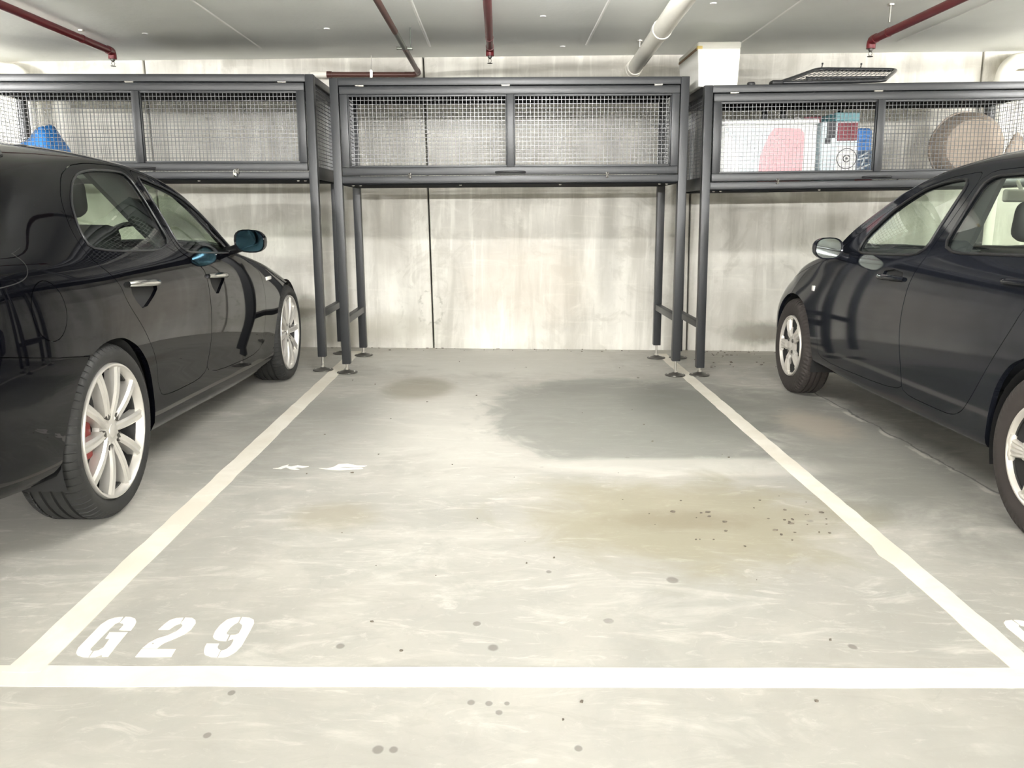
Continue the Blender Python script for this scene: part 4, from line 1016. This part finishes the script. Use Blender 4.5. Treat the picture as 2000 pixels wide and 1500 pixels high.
    for sd in (1, -1):   # trim on the inside of the middle pillar
        b = MB(); lv = I['pillar']; vs = []; fs = []
        for (z, ya, yb, w) in lv: vs += [((w-.035)*sd, ya, z), ((w-.035)*sd, yb, z), ((w-.012)*sd, yb, z), ((w-.012)*sd, ya, z)]
        for i in range(len(lv)-1):
            for j in range(4): fs.append((i*4+j, i*4+(j+1) % 4, i*4+4+(j+1) % 4, i*4+4+j))
        fs += [(0, 1, 2, 3), tuple(range(len(vs)-4, len(vs)))]; b.add(vs, fs)
        o = b.build('pillar_trim', MT[c['seat']], root); o.location = -off
    b = MB(); b.rbox((-.11, I['rvm'][0], I['rvm'][1]), (.11, I['rvm'][0]+.04, I['rvm'][1]+.065), .012, 3); b.tube([(0, I['rvm'][0]+.03, I['rvm'][1]+.04), (0, I['rvm'][0]+.10, I['rvm'][1]+.11)], .010, 8)
    o = b.build('rear_view_mirror', MT[I['rvm_m']], root, 50); o.location = -off
    b = MB(); b.box((-.74, I['floor'][0], .235), (.74, I['floor'][1], .25)); o = b.build('cabin_floor', MT['under'], root); o.location = -off
    sh.bm.free()
    return root

def arc(cy_, cz_, r, a0, a1, n=20): return [(cy_+r*math.cos(a), cz_+r*math.sin(a)) for a in np.linspace(a0, a1, n)]

# black sedan, nose to the wall; its right side faces the open bay
XL = -2.325
sedan = dict(label='black sedan parked nose to the wall on the left, ten-spoke silver alloy wheels', paint='black', glass='glass_l', trim='satin', trim_r=.0045, seat='seat', mglass='mirror_blue',
    xc=XL, yo=4.4, y0=2.07, y1=6.70, vis=1,
    P0=[(2.07, 0, .34), (2.4, 0, .26), (3.0, 0, .22), (5.7, 0, .20), (6.4, 0, .22), (6.7, 0, .26)],
    P1=[(2.07, .40, .34), (2.3, .60, .27), (2.7, .70, .24), (5.7, .70, .20), (6.3, .62, .22), (6.7, .25, .26)],
    P2=[(2.07, .62, .345), (2.3, .80, .285), (2.7, .862, .262), (3.3, .868, .225), (3.52, .864, .218), (5.0, .860, .178), (5.4, .868, .19), (5.9, .87, .20), (6.3, .74, .23), (6.7, .30, .27)],
    P3=[(2.07, .70, .44), (2.3, .848, .40), (2.7, .893, .385), (3.3, .898, .42), (3.52, .895, .425), (4.1, .893, .405), (5.1, .886, .325), (5.4, .895, .33), (5.9, .896, .34), (6.3, .77, .36), (6.7, .34, .38)],
    P4=[(2.07, .73, .62), (2.3, .868, .615), (2.7, .907, .61), (3.1, .915, .61), (3.5, .912, .60), (4.3, .909, .56), (5.1, .906, .53), (5.7, .913, .55), (6.0, .895, .52), (6.3, .79, .50), (6.7, .36, .48)],
    P5=[(2.07, .72, .90), (2.3, .83, .925), (2.49, .868, .920), (2.8, .885, .893), (3.2, .893, .868), (4.16, .896, .838), (5.0, .893, .775), (5.4, .892, .725), (5.73, .888, .672), (6.0, .86, .62), (6.3, .76, .57), (6.7, .34, .53)],
    P6=[(2.07, .70, .985), (2.3, .79, 1.005), (2.6, .838, .998), (3.11, .855, .975), (3.88, .862, .948), (4.6, .866, .908), (4.85, .868, .882), (5.2, .868, .825), (5.6, .855, .742), (5.85, .835, .682), (6.1, .78, .63), (6.4, .66, .58), (6.7, .32, .55)],
    P7=[(2.07, .66, 1.01), (2.3, .73, 1.045), (2.6, .735, 1.10), (2.9, .715, 1.225), (3.1, .698, 1.270), (3.37, .672, 1.300), (3.7, .660, 1.312), (3.95, .663, 1.303), (4.15, .685, 1.272), (4.35, .722, 1.212), (4.52, .767, 1.115), (4.68, .812, 1.00), (4.80, .845, .915), (5.0, .845, .872), (5.4, .825, .80), (5.73, .80, .725), (6.1, .72, .66), (6.4, .60, .60), (6.7, .30, .565)],
    P8=[(2.07, .60, 1.03), (2.3, .66, 1.07), (2.6, .655, 1.14), (2.9, .645, 1.268), (3.1, .638, 1.308), (3.37, .625, 1.331), (3.65, .618, 1.340), (3.95, .622, 1.330), (4.15, .645, 1.300), (4.35, .688, 1.238), (4.52, .735, 1.142), (4.68, .785, 1.025), (4.83, .82, .925), (5.0, .80, .888), (5.4, .76, .825), (5.73, .72, .755), (6.1, .64, .69), (6.4, .52, .625), (6.7, .26, .58)],
    P9=[(2.07, .38, 1.05), (2.3, .38, 1.085), (2.6, .38, 1.19), (2.9, .37, 1.322), (3.1, .36, 1.362), (3.37, .36, 1.385), (3.7, .36, 1.392), (4.0, .36, 1.375), (4.2, .38, 1.345), (4.4, .42, 1.285), (4.6, .45, 1.19), (4.8, .47, 1.085), (5.0, .48, .985), (5.15, .48, .915), (5.4, .46, .86), (5.73, .42, .80), (6.1, .36, .735), (6.4, .30, .66), (6.7, .16, .60)],
    P10=[(2.07, 0, 1.055), (2.3, 0, 1.09), (2.6, 0, 1.205), (2.9, 0, 1.34), (3.1, 0, 1.385), (3.37, 0, 1.408), (3.7, 0, 1.415), (4.0, 0, 1.40), (4.2, 0, 1.372), (4.4, 0, 1.315), (4.6, 0, 1.225), (4.8, 0, 1.12), (5.0, 0, 1.015), (5.2, 0, .925), (5.4, 0, .885), (5.73, 0, .825), (6.1, 0, .76), (6.4, 0, .68), (6.7, 0, .605)],
    windows={'rear': [(3.11, .982), (3.095, 1.06), (3.147, 1.15), (3.254, 1.225), (3.367, 1.268), (3.523, 1.288), (3.715, 1.294), (3.855, 1.288), (3.858, 1.12), (3.862, .957)],
             'front': [(3.945, 1.283), (4.02, 1.270), (4.26, 1.222), (4.46, 1.130), (4.60, 1.035), (4.70, .935), (4.74, .905), (4.30, .926), (3.955, .944), (3.95, 1.1)]},
    winpar={'rear': 'rear', 'front': 'front'}, front='front',
    doors={'rear': [(3.06, .962), (3.035, 1.06), (3.09, 1.17), (3.21, 1.255), (3.35, 1.298), (3.52, 1.316), (3.72, 1.320), (3.90, 1.314), (3.90, 1.1), (3.905, .955), (4.06, .895), (4.16, .842), (4.168, .667), (4.145, .466), (4.09, .335), (3.55, .345), (3.505, .40), (3.47, .52), (3.36, .665), (3.245, .78), (3.205, .868)],
           'front': [(3.90, 1.314), (4.03, 1.295), (4.27, 1.248), (4.48, 1.152), (4.63, 1.045), (4.745, .935), (4.85, .872), (5.09, .79), (5.13, .74), (5.165, .62), (5.13, .45), (5.08, .29), (4.09, .335), (4.145, .466), (4.168, .667), (4.16, .842), (4.06, .895), (3.905, .955), (3.90, 1.1)]},
    flaps={'fuel_flap': arc(2.70, .812, .098, 0, 2*PI*23/24, 24), 'rear_bumper': [(2.0, .775), (2.39, .716), (2.70, .662), (2.90, .636), (2.80, .52), (2.72, .36), (2.70, .1), (2.0, .1)]},
    arches=[[(2.70, .05), (2.705, .33), (2.745, .46), (2.815, .57), (2.90, .632), (3.0, .662), (3.09, .668), (3.18, .658), (3.289, .611), (3.38, .53), (3.44, .43), (3.462, .33), (3.465, .05)],
            [(5.345, .05), (5.348, .30), (5.372, .42), (5.43, .535), (5.52, .620), (5.62, .660), (5.73, .668), (5.84, .655), (5.95, .61), (6.04, .53), (6.10, .42), (6.12, .30), (6.12, .05)]],
    recess={'rear': [(3.30, .842), (3.545, .832), (3.545, .81), (3.50, .785), (3.42, .752), (3.37, .748), (3.33, .775), (3.30, .81)], 'front': [(4.20, .812), (4.42, .802), (4.42, .785), (4.36, .755), (4.30, .722), (4.26, .725), (4.22, .755), (4.20, .785)]},
    recpar={'rear': 'rear', 'front': 'front'},
    handles={'rear': (3.28, .850, 3.555, .834, .015, 'chrome'), 'front': (4.18, .818, 4.44, .803, .014, 'chrome')},
    lamps=[(5.27, .727, (.055, .011), 'lens', 'side_repeater')],
    seams=[([(2.62, .998), (2.66, .96), (2.62, .915), (2.45, .90), (2.2, .89)], 'boot_seam'), ([(4.86, .880), (5.2, .80), (5.5, .735), (5.62, .70)], 'bonnet_seam')],
    screens={'windscreen': [(0, 4.22), (.50, 4.16), (.60, 4.20), (.655, 4.40), (.72, 4.62), (.765, 4.80), (.74, 4.92), (.5, 5.06), (-.01, 5.14), (-.01, 4.22)],
             'rear_window': [(-.01, 3.16), (.40, 3.14), (.56, 3.10), (.600, 3.04), (.622, 2.85), (.63, 2.60), (.60, 2.42), (-.01, 2.36)]},
    toplines=[], mirror=(.985, 4.60, .975, .082, .062, .11), mtilt=-.25,
    wheels=[(3.065, .325), (5.733, .325)], wx=.912, style='alloy', R=.327, rr=.250, wd=.235, tyre='rubber', liner=.362,
    cabin=dict(dash=4.86, dz=.91, wheel_x=.36, pillar=[(1.29, 3.56, 3.93, .645), (1.18, 3.655, 3.935, .705), (1.05, 3.76, 3.94, .775), (.94, 3.84, 3.945, .845), (.45, 3.84, 3.95, .85)], seats=[(.36, 3.97, .50, 'front_seat'), (-.36, 3.97, .50, 'front_seat'), (0, 2.98, 1.30, 'rear_seat')], bh=.64, rec=.13, rvm=(4.32, 1.24), rvm_m='dark', floor=(2.5, 5.3)))
build_car(sedan)

XR = 2.752
hatch = dict(label='charcoal compact car parked nose to the wall on the right, five-spoke wheel covers', paint='grey', glass='glass_r', trim='dark', trim_r=.007, seat='seat_r', mglass='mirror',
    xc=XR, yo=4.2, y0=1.75, y1=6.30, vis=-1,
    P0=[(1.75, 0, .34), (2.2, 0, .26), (2.8, 0, .24), (5.4, 0, .24), (6.0, 0, .25), (6.3, 0, .28)],
    P1=[(1.75, .35, .34), (2.0, .58, .28), (2.5, .68, .25), (5.4, .68, .24), (5.9, .62, .25), (6.3, .30, .28)],
    P2=[(1.75, .55, .345), (2.0, .73, .29), (2.4, .795, .27), (3.2, .805, .247), (4.3, .805, .243), (5.05, .81, .26), (5.5, .825, .245), (5.75, .80, .25), (5.95, .74, .25), (6.15, .62, .26), (6.3, .40, .285)],
    P3=[(1.75, .62, .42), (2.0, .78, .40), (2.4, .825, .37), (3.2, .832, .345), (4.3, .832, .335), (5.05, .835, .33), (5.5, .842, .35), (5.75, .822, .36), (5.95, .76, .36), (6.15, .64, .36), (6.3, .44, .37)],
    P4=[(1.75, .65, .60), (2.0, .80, .61), (2.4, .842, .61), (3.2, .850, .60), (4.3, .850, .60), (5.05, .848, .59), (5.4, .850, .60), (5.7, .832, .56), (5.9, .775, .53), (6.15, .645, .50), (6.3, .45, .48)],
    P5=[(1.75, .64, .88), (2.0, .76, .90), (2.4, .815, .90), (3.2, .828, .885), (4.0, .826, .855), (5.0, .826, .80), (5.4, .82, .745), (5.65, .80, .69), (5.85, .745, .645), (6.1, .63, .60), (6.3, .44, .56)],
    P6=[(1.75, .62, 1.02), (2.0, .72, 1.045), (2.4, .765, 1.03), (3.19, .785, 1.000), (3.75, .790, .978), (4.3, .793, .955), (4.75, .797, .930), (5.05, .80, .905), (5.2, .795, .88), (5.49, .775, .815), (5.65, .745, .755), (5.85, .69, .69), (6.1, .58, .63), (6.3, .41, .585)],
    P7=[(1.75, .60, 1.08), (1.95, .64, 1.18), (2.2, .625, 1.25), (2.6, .605, 1.300), (3.1, .588, 1.328), (3.6, .583, 1.340), (3.9, .585, 1.338), (4.13, .592, 1.325), (4.30, .612, 1.293), (4.50, .655, 1.215), (4.70, .705, 1.105), (4.88, .748, 1.00), (5.0, .768, .935), (5.2, .755, .90), (5.49, .725, .84), (5.7, .68, .77), (5.9, .61, .705), (6.1, .53, .65), (6.3, .38, .595)],
    P8=[(1.75, .56, 1.12), (1.95, .59, 1.235), (2.2, .575, 1.315), (2.6, .555, 1.360), (3.1, .545, 1.388), (3.6, .540, 1.400), (3.84, .542, 1.397), (4.10, .552, 1.378), (4.30, .578, 1.340), (4.50, .622, 1.268), (4.70, .672, 1.165), (4.88, .715, 1.065), (5.03, .745, .965), (5.2, .72, .915), (5.49, .68, .855), (5.7, .62, .795), (5.9, .55, .73), (6.1, .47, .67), (6.3, .34, .60)],
    P9=[(1.75, .34, 1.15), (1.95, .35, 1.28), (2.2, .35, 1.375), (2.6, .34, 1.425), (3.1, .33, 1.455), (3.6, .33, 1.465), (3.9, .33, 1.455), (4.15, .34, 1.425), (4.4, .37, 1.355), (4.6, .40, 1.27), (4.8, .42, 1.175), (5.0, .44, 1.08), (5.2, .45, .98), (5.35, .45, .925), (5.6, .42, .865), (5.8, .38, .80), (6.0, .34, .73), (6.15, .30, .67), (6.3, .22, .61)],
    P10=[(1.75, 0, 1.16), (1.95, 0, 1.30), (2.2, 0, 1.395), (2.6, 0, 1.445), (3.1, 0, 1.475), (3.6, 0, 1.485), (3.9, 0, 1.475), (4.15, 0, 1.445), (4.4, 0, 1.38), (4.6, 0, 1.30), (4.8, 0, 1.205), (5.0, 0, 1.11), (5.2, 0, 1.01), (5.38, 0, .935), (5.6, 0, .885), (5.8, 0, .825), (6.0, 0, .75), (6.15, 0, .69), (6.3, 0, .615)],
    windows={'front': [(4.63, .945), (4.63, 1.02), (4.60, 1.065), (4.476, 1.185), (4.30, 1.275), (4.13, 1.308), (3.915, 1.320), (3.905, 1.15), (3.90, .968), (4.3, .955)],
             'rear': [(3.76, .985), (3.775, 1.15), (3.79, 1.318), (3.5, 1.322), (3.1, 1.305), (2.75, 1.265), (2.60, 1.18), (2.62, 1.01), (3.19, 1.002)]},
    winpar={'rear': 'rear', 'front': 'front'}, front='front',
    doors={'front': [(3.84, 1.345), (3.84, 1.15), (3.86, .975), (3.905, .90), (3.935, .82), (3.945, .684), (3.93, .557), (3.895, .42), (3.892, .318), (4.95, .300), (4.965, .42), (4.99, .60), (5.005, .80), (5.0, .895), (4.85, .985), (4.70, 1.082), (4.50, 1.200), (4.30, 1.292), (4.13, 1.328), (3.95, 1.342)],
           'rear': [(3.84, 1.345), (3.5, 1.350), (3.1, 1.332), (2.72, 1.29), (2.545, 1.19), (2.56, 1.0), (2.75, .93), (2.98, .87), (3.044, .796), (3.075, .741), (3.199, .56), (3.284, .439), (3.355, .359), (3.42, .325), (3.50, .315), (3.892, .318), (3.895, .42), (3.93, .557), (3.945, .684), (3.935, .82), (3.905, .90), (3.86, .975), (3.84, 1.15)]},
    flaps={'front_bumper': [(6.4, .80), (5.86, .665), (5.78, .60), (5.76, .45), (5.76, .1), (6.4, .1)]},
    arches=[[(2.45, .05), (2.47, .33), (2.52, .46), (2.60, .57), (2.71, .64), (2.83, .665), (2.95, .655), (3.06, .605), (3.13, .51), (3.175, .38), (3.20, .28), (3.21, .05)],
            [(5.06, .05), (5.06, .30), (5.075, .42), (5.13, .53), (5.22, .61), (5.33, .645), (5.44, .655), (5.55, .638), (5.65, .59), (5.72, .51), (5.76, .40), (5.775, .30), (5.78, .05)]],
    recess={'front': [(4.0, .835), (4.24, .83), (4.22, .875), (4.12, .89), (4.02, .88)]}, recpar={'front': 'front'},
    handles={'front': (3.99, .850, 4.26, .842, .0135, 'grey')},
    lamps=[(5.105, .712, (.020, .016), 'lens', 'side_repeater')],
    seams=[([(5.03, .885), (5.3, .825), (5.55, .755), (5.8, .69)], 'bonnet_seam')],
    screens={'windscreen': [(-.01, 4.28), (.40, 4.22), (.50, 4.26), (.57, 4.50), (.63, 4.74), (.69, 5.0), (.66, 5.10), (.4, 5.24), (-.01, 5.32)],
             'rear_window': [(-.01, 2.12), (.45, 2.10), (.52, 2.04), (.52, 1.84), (-.01, 1.80)]},
    toplines=[], mirror=(.920, 4.70, .967, .078, .060, .10), mtilt=0.0,
    wheels=[(2.835, .308), (5.443, .308)], wx=.845, style='cap', R=.310, rr=.196, wd=.195, tyre='tyre_brown', liner=.345,
    cabin=dict(dash=4.84, dz=.95, wheel_x=.36, pillar=[(1.31, 3.73, 3.86, .585), (1.15, 3.67, 3.87, .68), (.985, 3.61, 3.88, .775), (.45, 3.61, 3.88, .80)], seats=[(.36, 3.86, .50, 'front_seat'), (-.36, 3.86, .50, 'front_seat'), (0, 2.85, 1.18, 'rear_seat')], bh=.585, rec=.15, rvm=(4.46, 1.225), rvm_m='lens', floor=(2.3, 5.2)))  # cabin mirror takes a pale lens colour in place of its bright reflection
hatch['handles']['rear'] = (2.98, .905, 3.2, .90, .0135, 'grey')
build_car(hatch)
